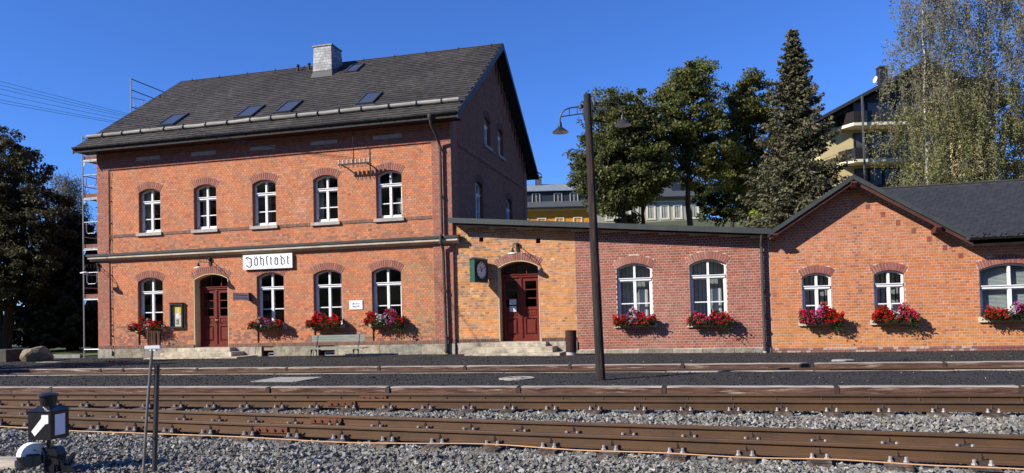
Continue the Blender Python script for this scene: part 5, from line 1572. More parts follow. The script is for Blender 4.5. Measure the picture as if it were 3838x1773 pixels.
def field(x0, x1, y0, y1, dens, smin, smax, ztop, jit_):
    n = int((x1 - x0) * (y1 - y0) * dens)
    x = nr.uniform(x0, x1, n); y = nr.uniform(y0, y1, n)
    s = nr.uniform(smin, smax, n)
    k = railgap(x, y) > .085
    x, y, s = x[k], y[k], s[k]
    inA = (y < -11.36) & (y > -12.1); inC = (y - (-14.62 - .1205 * x) < 0) & (y - (-15.43 - .1168 * x) > 0)
    z = ztop + nr.normal(0, jit_, len(x)) + .03 * np.sin(x * 1.7 + y * 2.3) * np.cos(y * 1.9 - x)
    z = np.where(inA | inC, z - .015, z)
    # let most sleeper tops show beside the rails
    c1 = np.abs(y + 11.74) < .82; c2 = np.abs(y - (-15.02 - .1187 * x)) < .85
    z = np.where((c1 | c2), np.minimum(z, -.258), z)
    c3_ = (np.abs(y + 11.74) < 1.1) | (np.abs(y - (-15.02 - .1187 * x)) < 1.12)
    z = np.where(c3_ & ~(c1 | c2), np.minimum(z, -.246), z)
    keep_ = np.ones(len(x), bool)
    for cc in sorted(set(q[1] for q in SLP)):
        xi = np.array(sorted(q[0] for q in SLP if q[1] == cc)); kk = [q[2] for q in SLP if q[1] == cc][0]
        a = (x + kk * (y - cc)) / (1 + kk * kk); off = np.abs(y - cc - kk * x) / math.hypot(1, kk)
        j = np.clip(np.searchsorted(xi, a), 1, len(xi) - 1); dd = np.minimum(np.abs(a - xi[j]), np.abs(a - xi[j - 1]))
        keep_ &= ~((dd < .125) & (off < .74) & (nr.rand(len(x)) < .9))
    return np.stack([x, y, z], 1)[keep_], s[keep_]
parts_ = [field(-11.5, 4.8, -18.3, -15.2, 1050, .022, .046, -.242, .016), field(-15.5, 6.5, -15.2, -12.2, 600, .024, .047, -.242, .016), field(-10, 4.5, -20.6, -18.3, 380, .026, .05, -.242, .016), field(-19, 8.5, -12.2, -11.3, 160, .03, .05, -.25, .01)]
P = np.concatenate([p for p, s in parts_]); S = np.concatenate([s for p, s in parts_])
V, F, Cc = rocks(nr, P, S)
bl = link('ballast_stones', fast_mesh('ballast_stones', V, F, Cc), M_ROCK)
tag(bl, 'loose grey crushed stone ballast between and in front of the tracks', 'ballast', kind='stuff')
# pale grit scattered in the cinders
n = 24000
x = nr.uniform(-26, 9, n); y = np.where(nr.rand(n) < .4, nr.uniform(-11.0, -8.2, n), nr.uniform(-6.4, -.1, n))
P = np.stack([x, y, np.array([gz(a, b) for a, b in zip(x, y)]) + .003], 1)
V, F, Cc = rocks(nr, P, nr.uniform(.010, .026, n))
Cc = Cc * nr.choice([.07, .13, .22, .9], n, p=[.42, .36, .205, .015]).repeat(8)[:, None]
tag(link('cinder_grit', fast_mesh('cinder_grit', V, F, Cc), M_ROCK), 'dark grit with pale chips scattered over the platforms', 'grit', kind='stuff')

# ================================================================== SWITCH LANTERN
ln = thing('switch_lantern', 'black point lantern box with white arrow on its lever stand, bottom left', 'switch lantern', (-6.094, -17.118, -.24), R(6))
M_GLOSSBLACK = mat('gloss_black_enamel', (0.012, 0.012, 0.014), (0.02, 0.02, 0.022), scale=6, rough=.22, spec=.5)
M_MILK = mat('milk_glass', (0.80, 0.81, 0.83), rough=.25)
h = .1175; zb_, zt_ = .335, .60
b = MB(); b.box(-h, h, -h, h, zb_, zt_); b.build('lantern_box', M_GLOSSBLACK, ln, local=True)
b = MB(); e = h + .012
b.add([(-e, -e, zt_), (e, -e, zt_), (e, e, zt_), (-e, e, zt_), (-.05, -.05, zt_ + .045), (.05, -.05, zt_ + .045), (.05, .05, zt_ + .045), (-.05, .05, zt_ + .045)], [(0, 1, 5, 4), (1, 2, 6, 5), (2, 3, 7, 6), (3, 0, 4, 7), (4, 5, 6, 7), (3, 2, 1, 0)])
b.build('lantern_roof', M_GLOSSBLACK, ln, local=True)
MB().lathe((0, 0, zt_ + .02), [(.062, 0), (.066, .02), (.078, .115), (.092, .118), (.09, .128), (.06, .142), (0, .15)], 24).build('lantern_cap', M_GLOSSBLACK, ln, local=True, smooth=True)
H_ = zt_ - zb_
ar = [(470, 388), (562, 388), (562, 510), (520, 518), (372, 690), (325, 620), (462, 440)]
pl = [(-h + (x - 275) / 315 * 2 * h, zt_ - (y - 338) / 405 * H_) for x, y in ar]
MB().prism(pl, lambda a, z: (a, -h - .004, z), lambda a, z: (a, -h + .001, z)).build('arrow_glass', M_MILK, ln, local=True)
MB().prism(pl[::-1], lambda a, z: (-a, h + .004, z), lambda a, z: (-a, h - .001, z)).build('arrow_glass', M_MILK, ln, local=True)
for s in (-1, 1):
    MB().box(*sorted((s * (h - .001), s * (h + .004))), -h * .56, h * .54, zb_ + .035, zt_ - .035).build('side_glass', M_MILK, ln, local=True)
MB().tube([(0, 0, -.1), (0, 0, zb_)], .02, 10).build('spindle', M_GLOSSBLACK, ln, local=True)
st = MB().lathe((0, 0, -.08), [(.05, 0), (.05, .05), (.038, .07), (.034, .2), (.045, .22), (.045, .26), (.026, .29)], 12)
st.prism([(-.06, .10), (.10, .10), (.11, .18), (.09, .235), (.06, .25), (-.04, .25), (-.06, .22)], lambda a, b: (a, -.03, b), lambda a, b: (a, .09, b))
st.prism([(.02, -.1), (.34, -.1), (.33, .02), (.27, .075), (.2, .085), (.16, .13), (.10, .14), (.06, .09), (.02, .08)], lambda a, b: (a, -.05, b), lambda a, b: (a, .10, b))
st.tube([(.1, -.07, .06), (.1, .12, .06)], .045, 12)
st.tube([(-.10, -.08, .235), (.03, -.11, .235), (.05, -.12, .20), (.05, -.12, -.1)], .007, 5).tube([(.05, -.12, -.06), (.13, -.16, .05)], .007, 5)
st.bar((.16, .0, .05), (.25, .02, .19), .05, .03)
st.build('lever_stand', M_GLOSSBLACK, ln, local=True)
# counterweight
cw_c = Vector((-6.22, -17.19, -.055))
ax = Vector((.92, -.40, .06)).normalized()
cwp = ln.matrix_basis.inverted()
uz = (Vector((0, 0, 1)) - ax * ax.z).normalized(); ux_ = uz.cross(ax).normalized()
for s, mname in ((1, M_SIGNW), (-1, M_GLOSSBLACK)):
    mb = MB(); n = 16; r0 = .118; th = .055
    ring = [(math.cos(math.pi * k / n), s * math.sin(math.pi * k / n)) for k in range(n + 1)]
    pts_ = []
    for rr_, tt in ((r0 * .93, th), (r0, th * .6), (r0, -th * .6), (r0 * .93, -th)):
        for a, bb in ring: pts_.append(cwp @ (cw_c + (ux_ * a + uz * bb) * rr_ + ax * tt))
    m_ = n + 1; fs = []
    for i in range(3):
        for k in range(n): fs.append((i * m_ + k, i * m_ + k + 1, (i + 1) * m_ + k + 1, (i + 1) * m_ + k))
    fs += [tuple(range(m_)), tuple(3 * m_ + k for k in range(m_))]
    mb.add(pts_, fs).build('counterweight_half', mname, ln, local=True, smooth=True)
MB().tube([cwp @ (cw_c + ax * .07 - ux_ * .07 + uz * .01), cwp @ (cw_c + ax * .075 + ux_ * .04 + uz * .0)], .010, 8).build('handle', M_BLACKMETAL, ln, local=True)
MB().bar(cwp @ (cw_c + ux_ * .08 - uz * .02), (.1, .02, .06), .035, .03).build('lever_arm', M_GLOSSBLACK, ln, local=True)
tag(MB().bar((-8.6, -16.72, -.215), (-6.55, -16.98, -.2), .17, .12).build('loose_sleeper', M_PLANK), 'pale weathered plank lying in the ballast beside the switch lantern', 'plank')

# post and broom
tag(MB().tube([(-5.076, -16.94, -.4), (-5.015, -16.953, .76)], .0235, 10).tube([(-5.0155, -16.953, .755), (-5.015, -16.953, .772)], .026, 10).build('steel_post', mat('grey_steel_post', (.09, .085, .08), (.06, .058, .055), scale=8, rough=.5, metallic=.4), smooth=True), 'thin dark grey steel post standing in the ballast', 'post')
br = thing('upturned_broom', 'upturned broom with reddish bristles leaning on the steel post', 'broom', (-5.14, -16.99, -.26))
MB().tube([(-5.145, -17.0, -.28), (-5.09, -16.995, .4), (-5.036, -16.99, .915)], .0125, 8).build('handle', mat('grey_broom_stick', (.20, .18, .16), (.14, .125, .11), scale=5, rough=.8), br, smooth=True)
MB().bar((-5.102, -16.995, .935), (-4.966, -16.96, .937), .05, .03).bar((-5.06, -16.985, .915), (-5.005, -16.97, .915), .04, .03).build('head', M_SIGNW, br)
bm = MB()
for i in range(150):
    u = rng.uniform(.14, .98); o = rng.uniform(-.016, .016)
    p = Vector((-5.098 + .128 * u, -16.99 + .033 * u + o, .948)); q = p + Vector((rng.uniform(-.006, .006), rng.uniform(-.008, .008), rng.uniform(.115, .14)))
    bm.bar(p, q, .004)
tag(bm.build('bristles', mat('red_brown_bristle', (.20, .085, .05), (.12, .05, .03), scale=30, rough=.8), br), kind='stuff')
tw = MB()
for z in (.10, .72):
    c = Vector((-5.056 + .06 * (z - .1), -16.965, z)); tw.tube([c + Vector((.05 * math.cos(a), .035 * math.sin(a), .006 * math.sin(2 * a))) for a in [2 * math.pi * k / 14 for k in range(15)]], .004, 4)
tw.build('tie_wire', M_BLACKMETAL, br)

# ================================================================== SCAFFOLD
sc = thing('scaffold', 'galvanised scaffold tower along the left gable of the station house', 'scaffold', (-22.1, 0, 0))
M_GALV = mat('galvanised_tube', (0.42, 0.43, 0.44), (0.30, 0.31, 0.32), scale=6, rough=.4, metallic=.5)
M_TOE = mat('red_brown_toe_board', (0.22, 0.10, 0.075), (0.14, 0.065, 0.05), scale=4, rough=.8)
M_YB = mat('yellow_bracket', (.75, .45, .04)); M_BB = mat('blue_bracket', (.12, .3, .65))
FY = [.31, 2.80, 5.3, 7.8]; XO, XI = -22.5, -21.77
tops = [8.28, 11.25, 11.25, 8.3]
for i, y in enumerate(FY):
    MB().tube([(XO, y, 0), (XO, y, tops[i])], .024, 8).lathe((XO, y, 0), [(.06, 0), (.06, .01), (.03, .012)], 8).build('standard', M_GALV, sc)
    MB().tube([(XI, y, .25), (XI, y, 7.4)], .024, 8).build('standard', M_GALV, sc)
    for z in (.31, 2.15, 4.0, 5.88, 7.3): MB().tube([(XO, y, z), (XI, y, z)], .02, 6).build('transom', M_GALV, sc)
for z in (2.17, 4.03, 5.91, 7.33):
    for k in range(2):
        xx = XO + .05 + k * .33
        MB().box(xx, xx + .31, FY[0] - .02, FY[2] + .02, z, z + .045).build('deck_plank', M_GALV, sc)
    MB().box(XO + .04, XO + .07, FY[0], FY[2], z + .05, z + .19).box(XO + .07, XI, FY[0] + .02, FY[0] + .05, z + .05, z + .19).build('toe_board', M_TOE, sc)
    for xx, m in ((XI, M_YB), (XO, M_BB if z < 5 else M_GALV)):
        s = -1 if xx == XI else 1
        MB().prism([(xx, z - .01), (xx + s * .14, z - .01), (xx + s * .05, z - .2), (xx, z - .2)], lambda a, b: (a, FY[0] - .005, b), lambda a, b: (a, FY[0] + .005, b)).build('gusset', m, sc)
def uframe(y, z, s=1):
    MB().tube([(XO, y, z + .42), (XI, y, z + .42)], .017, 6).tube([(XO + .14, y, z + .42), (XO + .14, y, z + .08), (XO + .2, y, z), (XI - .22, y, z), (XI - .14, y, z + .08), (XI - .14, y, z + .42)], .015, 6).build('end_guard', M_GALV, sc)
for z in (2.74, 4.62, 6.38): uframe(FY[0] + .01, z)
for z in (2.6, 3.1, 4.5, 5.0, 6.4, 6.8, 8.2): MB().tube([(XO, FY[0], z), (XO, FY[2], z)], .018, 6).build('guard_rail', M_GALV, sc)
M_DARKTUBE = mat('dull_scaffold_tube', (.10, .11, .14), (.07, .08, .1), rough=.5, metallic=.4)
for z in (11.2, 10.75, 10.05, 9.75): MB().tube([(XO, FY[1], z), (XO, FY[2], z)], .02, 6).build('guard_rail', M_DARKTUBE, sc)
MB().tube([(XO + .02, 2.82, 10.43), (XO + .02, 3.6, 10.52)], .016, 6).tube([(XO + .02, 2.95, 10.43), (XO + .02, 2.95, 10.1), (XO + .02, 3.45, 10.1), (XO + .02, 3.45, 10.5)], .014, 6).build('end_guard', M_GALV, sc)
MB().tube([(XO, FY[0], 7.4), (XI, FY[0] + .0, 6.95)], .012, 5).build('brace', M_GALV, sc)

# boulder and stone block
def rough_rock(name, label, cat, c, size, seed, m, sub=3):
    import bmesh
    b = bmesh.new(); bmesh.ops.create_icosphere(b, subdivisions=sub, radius=1)
    r2 = random.Random(seed)
    pl = [(Vector((r2.gauss(0, 1), r2.gauss(0, 1), r2.gauss(0, .8))).normalized(), r2.uniform(.62, .95)) for _ in range(16)]
    for v in b.verts:
        for n, d in pl:
            k = v.co.dot(n)
            if k > d: v.co -= n * (k - d) * .85
        v.co += Vector((r2.gauss(0, .012), r2.gauss(0, .012), r2.gauss(0, .012)))
        v.co = Vector((v.co.x * size[0], v.co.y * size[1], v.co.z * size[2]))
    me = bpy.data.meshes.new(name); b.to_mesh(me); b.free()
    o = link(name, me, m); o.location = c
    return tag(o, label, cat)
M_BOULDER = mat('lichen_boulder', (.26, .21, .14), (.13, .105, .075), scale=5, rough=.95, bump=.8, bscale=16)
rough_rock('boulder', 'large tan boulder on the cinders left of the scaffold', 'boulder', (-22.75, -1.5, .22), (.58, .5, .36), 5, M_BOULDER)
tag(MB().prism([(-25.6, .43), (-23.85, .42), (-23.83, 0), (-25.6, 0)], lambda a, b: (a, -1.75 + .02 * b, b), lambda a, b: (a, -1.05, b)).build('stone_trough', mat('dark_stone_block', (.09, .08, .065), (.05, .045, .04), scale=5, rough=.95, bump=.7)), 'low dark stone block at the left edge beside the boulder', 'stone block')
tag(MB().box(-21.75, -20.95, -2.5, -2.15, -.02, .012).build('flat_stone', M_CONC), 'small pale flat stone slab right of the boulder', 'slab')
tag(MB().box(-40, -22.8, .4, .55, -.1, .13).build('garden_kerb', M_KERB), 'low stone kerb along the lawn left of the scaffold', 'kerb')
# ================================================================== TREES
M_BARK = mat('brown_bark', (0.06, 0.047, 0.037), (0.035, 0.028, 0.023), scale=5, rough=.95, bump=.7, stretch=(4, 4, .8))
M_BIRCHBARK = mat('birch_bark', (0.55, 0.52, 0.48), (0.40, 0.37, 0.33), scale=3, rough=.8, stretch=(1, 1, 4), c3=(.05, .045, .04), s3=2.2, lo3=.56, hi3=.62)
M_NEEDLE = leaf_mat('needle_foliage', .12, .6)

def leaves_obj(name, P, size, nr, cols, parent, m=None, asp=1.0, axis=None, sig=None):
    n = len(P)
    if axis is None:
        a = nr.normal(size=(n, 3))
    else:
        a = axis + nr.normal(0, sig or .4, (n, 3))
    a /= np.linalg.norm(a, axis=1)[:, None] + 1e-9
    b = nr.normal(size=(n, 3)); b -= a * np.sum(a * b, 1)[:, None]; b /= np.linalg.norm(b, axis=1)[:, None]
    s = (size * nr.uniform(.65, 1.35, n))[:, None]
    V = np.stack([P - a * s * asp, P - b * s * .6, P + a * s * asp, P + b * s * .6], 1).reshape(-1, 3)
    F = np.arange(n * 4).reshape(-1, 4)
    o = link(name, fast_mesh(name, V, F, np.repeat(cols, 4, 0)), m or M_LEAF, parent)
    return tag(o, kind='stuff')

def pick(nr, n, pal, w=None):
    pal = np.array(pal); c = pal[nr.choice(len(pal), n, p=w)]
    return c * nr.uniform(.7, 1.3, (n, 1))

def broadleaf(name, label, base, trunk_top, lobes, seed, nclus, nleaf, lsize, pal, w=None, trunk_r=.25, clr=.7, group=None, cat='tree', limbs=True, shell=.4, stems=1):
    """lobes: list of (centre, radii) ellipsoids forming the crown"""
    nr = np.random.RandomState(seed); r2 = random.Random(seed)
    t = thing(name, label, cat, base, 0, group)
    vol = np.array([r[0] * r[1] * r[2] for c, r in lobes]); vol = vol / vol.sum()
    K = []
    for _ in range(nclus):
        c, r = lobes[nr.choice(len(lobes), p=vol)]
        d = nr.normal(size=3); d /= np.linalg.norm(d)
        q = nr.uniform(shell ** 3, 1) ** (1 / 3.)
        K.append(np.array(c) + d * q * np.array(r) * nr.uniform(.82, 1.16))
    K = np.array(K)
    # woody skeleton
    mb = MB(); b = Vector(base); tp = Vector(trunk_top)
    for s_ in range(stems):
        off = Vector((r2.uniform(-.5, .5), r2.uniform(-.3, .3), 0)) if stems > 1 else Vector((0, 0, 0))
        pts = [b + off * .3]; n = 7
        for i in range(1, n + 1):
            f = i / n; pts.append(b.lerp(tp + off * 3, f) + Vector((r2.uniform(-.12, .12), r2.uniform(-.12, .12), 0)) * (1 if i < n else .3))
        mb.tube(pts, [trunk_r * (1.15 if i == 0 else 1 - .8 * i / n) / (1 if stems == 1 else 1.6) for i in range(n + 1)], 8)
    if limbs:
        nl = max(8, nclus // 14)
        idx = nr.choice(len(K), min(nl, len(K)), replace=False)
        tips = []
        for i in idx:
            k = Vector(K[i]); f = min(.92, max(.22, ((k.z - b.z) / max(.1, tp.z - b.z)) * .72))
            st = b.lerp(tp, f); md = st.lerp(k, .5) + Vector((0, 0, .12 * (k - st).length))
            rr = trunk_r * (1 - .75 * f) * .55
            mb.tube([st, st.lerp(md, .5) + Vector((0, 0, .05)), md, k], [rr, rr * .75, rr * .5, rr * .12], 6)
            tips.append((st, md, k, rr))
        for i in range(len(K)):
            if nr.rand() < .6 and len(tips):
                k = Vector(K[i]); st, md, e, rr = min(tips, key=lambda q: (q[1] - k).length)
                mb.tube([md.lerp(e, .3), (md.lerp(e, .3)).lerp(k, .6) + Vector((0, 0, .1)), k], [rr * .3, rr * .2, .01], 4)
    mb.build('trunk', M_BARK, t, smooth=True)
    d = nr.normal(size=(len(K), nleaf, 3)); d /= np.linalg.norm(d, axis=2)[..., None]
    rad = nr.uniform(0, 1, (len(K), nleaf, 1)) ** .6 * clr * nr.uniform(.4, 1.35, (len(K), 1, 1))
    P = (K[:, None] + d * rad * np.array([1, 1, .55])).reshape(-1, 3)
    cl = np.repeat(nr.uniform(.75, 1.3, (len(K), 1)), nleaf, 1).reshape(-1, 1)
    cols = pick(nr, len(P), pal, w) * cl
    leaves_obj('crown', P, lsize, nr, cols, t)
    return t

OLIVE = [(.105, .128, .036), (.08, .108, .032), (.15, .15, .046), (.13, .11, .042)]
GRP = 'trees on the slope behind the station'
broadleaf('maple_tree', 'broad rounded olive maple directly right of the lamp post', (-6.9, 43.2, 6.3), (-7.2, 43, 17), [((-7.6, 43, 16.2), (3.1, 2.8, 4.2)), ((-9.2, 43, 13.6), (2.4, 2.3, 2.9)), ((-5.6, 43, 13.4), (2.6, 2.4, 3.2)), ((-8.0, 43, 10.8), (1.9, 1.8, 1.5)), ((-6.3, 43, 18.2), (2.0, 2, 2.6)), ((-4.4, 43.5, 15.6), (2.2, 2, 3.8))], 21, 400, 150, .125, OLIVE, trunk_r=.32, clr=1.0, group=GRP)
broadleaf('maple_tree', 'tall dark maple with the highest crown of the group left of the spruce', (-1.6, 46.6, 6.8), (-1.2, 46.5, 21), [((-1.4, 46.5, 19.3), (2.7, 2.6, 3.6)), ((-2.9, 46.5, 16), (2.4, 2.3, 3.2)), ((.2, 46.5, 15.6), (2.3, 2.2, 3.6)), ((-.6, 46.5, 21.8), (1.5, 1.5, 1.8)), ((-3.4, 46.5, 20), (1.4, 1.4, 1.7))], 22, 280, 150, .125, [(.085, .115, .034), (.10, .125, .038), (.14, .14, .042), (.19, .17, .034)], trunk_r=.30, clr=1.0, group=GRP)
broadleaf('maple_tree', 'slender yellowing maple between the tall maple and the spruce', (3.9, 49.8, 7.4), (4.0, 49.8, 21.5), [((4.4, 49.8, 20.6), (2.6, 2.1, 3.0)), ((3.0, 49.8, 16.5), (2.0, 1.9, 3.2)), ((6.4, 49.8, 16.2), (2.4, 1.9, 3.6)), ((4.6, 49.8, 12.4), (2.8, 2, 2.4))], 23, 300, 140, .12, [(.09, .11, .03), (.14, .14, .028), (.26, .19, .02), (.07, .09, .028)], [.35, .3, .15, .2], trunk_r=.24, clr=.85, group=GRP)
broadleaf('ivy_clad_tree', 'small leafy tree with ivy on its trunk before the grey green house', (-5.4, 45.7, 6.7), (-5.5, 45.7, 13), [((-5.4, 45.7, 12.6), (1.7, 1.5, 1.8)), ((-6.9, 45.5, 9.6), (1.0, 1.0, 1.3)), ((-7.4, 45.2, 8.7), (2.0, 1.2, .6))], 24, 80, 130, .12, OLIVE, trunk_r=.26, clr=.8, group=GRP)
broadleaf('yellow_green_bush', 'bright yellow green bush just above the annex roof', (5.3, 46.0, 6.8), (5.3, 46, 9.2), [((5.2, 46, 9.6), (1.6, 1.3, 1.3)), ((4.5, 46, 8.8), (1.3, 1.2, .9))], 25, 45, 110, .14, [(.20, .24, .03), (.26, .27, .04), (.12, .17, .03)], trunk_r=.1, clr=.6, cat='bush')
broadleaf('dark_thicket', 'dark leafy thicket behind the yellowing maple', (2.5, 58, 9.5), (2.5, 58, 15), [((1.0, 58, 13.8), (3.4, 2, 3.4)), ((5.4, 58, 13.6), (3.4, 2, 3.6)), ((9, 57, 12.4), (3, 2, 3))], 26, 200, 110, .2, [(.03, .045, .015), (.04, .055, .018), (.06, .06, .02)], trunk_r=.2, clr=.95, cat='bushes')

def spruce(name, label, base, H, Rb, seed, pal, dens=1.0, droop=.28, group=None, gap=.42, nsz=.13, top_sparse=True):
    nr = np.random.RandomState(seed)
    t = thing(name, label, 'tree', base, 0, group)
    bx_, by_, bz_ = base
    mb = MB(); mb.tube([(bx_, by_, bz_), (bx_ + .05, by_, bz_ + H * .5), (bx_, by_, bz_ + H)], [Rb * .06 + .05, Rb * .04 + .03, .015], 8)
    P = []; A = []
    z = H * .08
    while z < H * .985:
        f = z / H
        rad = Rb * (1 - f) ** .85 * nr.uniform(.6, 1.15) + .08
        nb = max(5, int((7 + 5 * (1 - f)) * dens))
        a0 = nr.uniform(0, 6.28)
        for k in range(nb):
            an = a0 + 6.283 * k / nb + nr.uniform(-.25, .25); L = rad * nr.uniform(.45, 1.22)
            d = np.array([math.cos(an), math.sin(an), 0]); m = max(4, int(L / .16))
            z0 = bz_ + z
            pts = []
            for i in range(m + 1):
                s = i / m; pts.append(np.array([bx_, by_, z0]) + d * L * s + np.array([0, 0, L * (-droop * s + .26 * s * s * s) + nr.normal(0, .012)]))
            mb.tube([pts[0], pts[m // 2], pts[m]], [.03 * (1 - f) + .01, .02 * (1 - f) + .007, .006], 4)
            side = np.array([-d[1], d[0], 0])
            for i in range(1, m + 1):
                s = i / m; wd = .34 * L * (1 - .7 * s) * (.35 + .65 * min(1, s * 2.5)) + .06
                q = int(6 * dens + 2)
                o = nr.uniform(-1, 1, q)
                c = pts[i] + side * (o * wd)[:, None] + np.array([0, 0, -1]) * (np.abs(o) * wd * .35 + nr.uniform(0, .12, q))[:, None] + d * nr.normal(0, .07, q)[:, None]
                P.append(c); A.append(np.tile(d * .7 + np.array([0, 0, -.55]), (q, 1)) + side * (np.sign(o) * .7)[:, None])
        z += gap * (1 - .45 * f) * nr.uniform(.85, 1.15)
    mb.build('trunk', M_BARK, t)
    P = np.concatenate(P); A = np.concatenate(A)
    leaves_obj('crown', P, nsz, nr, pick(nr, len(P), pal), t, M_NEEDLE, 1.25, A, .35)
    return t
spruce('spruce_tree', 'tall grey brown spruce left of the yellow apartment house', (6.1, 32.0, 4.0), 16.6, 4.3, 31, [(.105, .105, .052), (.08, .092, .045), (.125, .11, .06), (.14, .115, .062)], 1.6, .2, GRP, gap=.46, nsz=.095)
spruce('dark_spruce', 'nearly black spruce directly left of the scaffold', (-30.0, 7.4, .05), 7.0, 3.5, 33, [(.02, .032, .02), (.03, .042, .026), (.045, .055, .035)], 2.0, .16, gap=.28, nsz=.11)

def birch(name, label, base, H, seed, R0, pal, w, lean=(0, 0), group=None, sparse_top=.55):
    nr = np.random.RandomState(seed); t = thing(name, label, 'tree', base, 0, group)
    b = Vector(base); mb = MB(); tw = MB()
    spine = []
    for i in range(13):
        f = i / 12; spine.append(b + Vector((lean[0] * f + nr.normal(0, .05), lean[1] * f + nr.normal(0, .05), H * f)))
    mb.tube(spine, [.12 * (1 - .93 * i / 12) + .01 for i in range(13)], 8)
    P = []; C = []
    nb = 74
    for k in range(nb):
        f = .16 + .82 * k / nb; st = spine[min(12, int(f * 12))].lerp(spine[min(12, int(f * 12) + 1)], f * 12 % 1)
        an = k * 2.4 + nr.uniform(-.3, .3); L = R0 * (1.0 - .72 * max(0, f - .3)) * nr.uniform(.55, 1.1) * (0.7 + 0.6 * min(1, f * 2.5)) * .8
        d = Vector((math.cos(an), math.sin(an), 0))
        pts = [st, st + d * L * .35 + Vector((0, 0, L * .42)), st + d * L * .75 + Vector((0, 0, L * .62)), st + d * L + Vector((0, 0, L * .45))]
        r0 = .035 * (1 - f * .7)
        tw.tube(pts, [r0, r0 * .7, r0 * .45, .008], 5)
        ns = 9 if f < .75 else 8
        for j in range(ns):
            s = nr.uniform(.25, 1.0); i = min(2, int(s * 3)); p = pts[i].lerp(pts[i + 1], s * 3 - i)
            p = p + Vector((nr.normal(0, .22), nr.normal(0, .22), nr.normal(0, .12)))
            Ls = nr.uniform(.7, 1.9); dr = Vector((nr.normal(0, .16), nr.normal(0, .16), -1))
            e = p + dr * Ls
            tw.tube([p, p.lerp(e, .5) + Vector((nr.normal(0, .05), nr.normal(0, .05), 0)), e], [.010, .008, .005], 3, cap=False)
            thin = .6 if f < sparse_top else .38
            m = int(Ls * 95 * thin * nr.uniform(.1, 1.1))
            q = nr.uniform(0, 1, m)[:, None]
            P.append(np.array(p)[None] * (1 - q) + np.array(e)[None] * q + nr.normal(0, .12, (m, 3)))
            cc = pick(nr, m, pal, w)
            if f > sparse_top: cc = cc * .5 + np.array([[.25, .235, .16]]) * .5 * nr.uniform(.8, 1.2, (m, 1))
            C.append(cc)
    mb.build('trunk', M_BIRCHBARK, t, smooth=True)
    tw.build('limbs', mat('birch_twig', (.20, .165, .125), (.14, .11, .085), scale=9, rough=.9), t)
    leaves_obj('crown', np.concatenate(P), .062, nr, np.concatenate(C), t)
    return t
BP = [(.23, .24, .085), (.18, .20, .07), (.29, .28, .10), (.23, .20, .085)]
BW = [.35, .35, .15, .15]
GB = 'birches in front of the apartment house'
birch('birch_tree', 'left of the two close birches in front of the apartment house', (13.0, 27.6, 3.2), 17.2, 41, 3.4, BP, BW, (.1, 0), GB)
birch('birch_tree', 'white stemmed birch in front of the middle of the apartment house', (14.2, 28.0, 3.3), 18.2, 42, 3.0, BP, BW, (.3, 0), GB)
birch('birch_tree', 'birch before the right tower of the apartment house', (16.1, 28.5, 3.4), 18.5, 43, 2.3, BP, BW, (1.0, 0), GB)
birch('birch_tree', 'rightmost birch at the edge of the picture', (18.9, 29.4, 3.5), 18.3, 44, 3.2, BP, BW, (.2, 0), GB)
broadleaf('autumn_tree', 'orange tinged tree at the far right edge behind the birches', (23, 36, 4.9), (22.5, 36, 13), [((22.3, 36, 12.8), (2.2, 1.8, 2.8)), ((22, 36, 9.3), (2.2, 1.8, 2.2))], 45, 90, 110, .12, [(.20, .10, .03), (.12, .10, .03), (.09, .09, .03)], trunk_r=.18, clr=.8)

# left group
LP = [(.07, .078, .03), (.09, .085, .034), (.05, .06, .025), (.10, .065, .04)]
broadleaf('rowan_tree', 'large dark many-stemmed tree at the left edge', (-30.6, 4.2, .05), (-30.6, 4.2, 8.6), [((-30.4, 4.2, 7.9), (1.6, 1.6, 2.3)), ((-31.5, 4.2, 5.6), (2.2, 1.8, 2.6)), ((-29.1, 4.3, 5.9), (1.5, 1.5, 2.0)), ((-30.4, 4, 3.6), (2.4, 1.8, 1.5)), ((-32.3, 4, 7.6), (1.5, 1.4, 2))], 51, 460, 125, .075, LP, trunk_r=.2, clr=.5, stems=5, shell=.2)
broadleaf('young_lime_tree', 'sunlit olive foliage low at the left edge', (-30.3, 1.4, .05), (-30.4, 1.4, 3.8), [((-30.2, 1.3, 3.6), (1.3, 1.2, 1.2)), ((-31.4, 1.3, 3.2), (1.2, 1.1, 1.3))], 52, 60, 110, .07, [(.08, .085, .02), (.06, .07, .018)], trunk_r=.09, clr=.45)
birch('distant_birch', 'pale feathery birch behind the dark spruce on the left', (-41.0, 18.0, .3), 10.8, 53, 2.5, [(.085, .095, .06), (.07, .085, .055), (.10, .10, .06)], None)
# unseen trees on the left: one casting the platform shadow, one added for shade
broadleaf('unseen_tree', 'lime tree left of the picture shading the platform end', (-27.2, -12.0, .0), (-27.2, -12.0, 6), [((-27.2, -12.0, 6.0), (2.4, 2.6, 2.4))], 54, 90, 100, .11, LP, trunk_r=.16, clr=.7)
broadleaf('unseen_tree', 'tall unseen tree added left of the picture to shade the spruce', (-41.5, -1.5, .0), (-41.5, -1.5, 9), [((-41.5, -1.5, 8.0), (3.2, 3.4, 4.4)), ((-39.6, -2.5, 5.0), (2.2, 2.4, 2.8))], 55, 160, 110, .13, LP, trunk_r=.25, clr=.85)  # unseen tree, added to keep the left-hand spruce and trees in shade

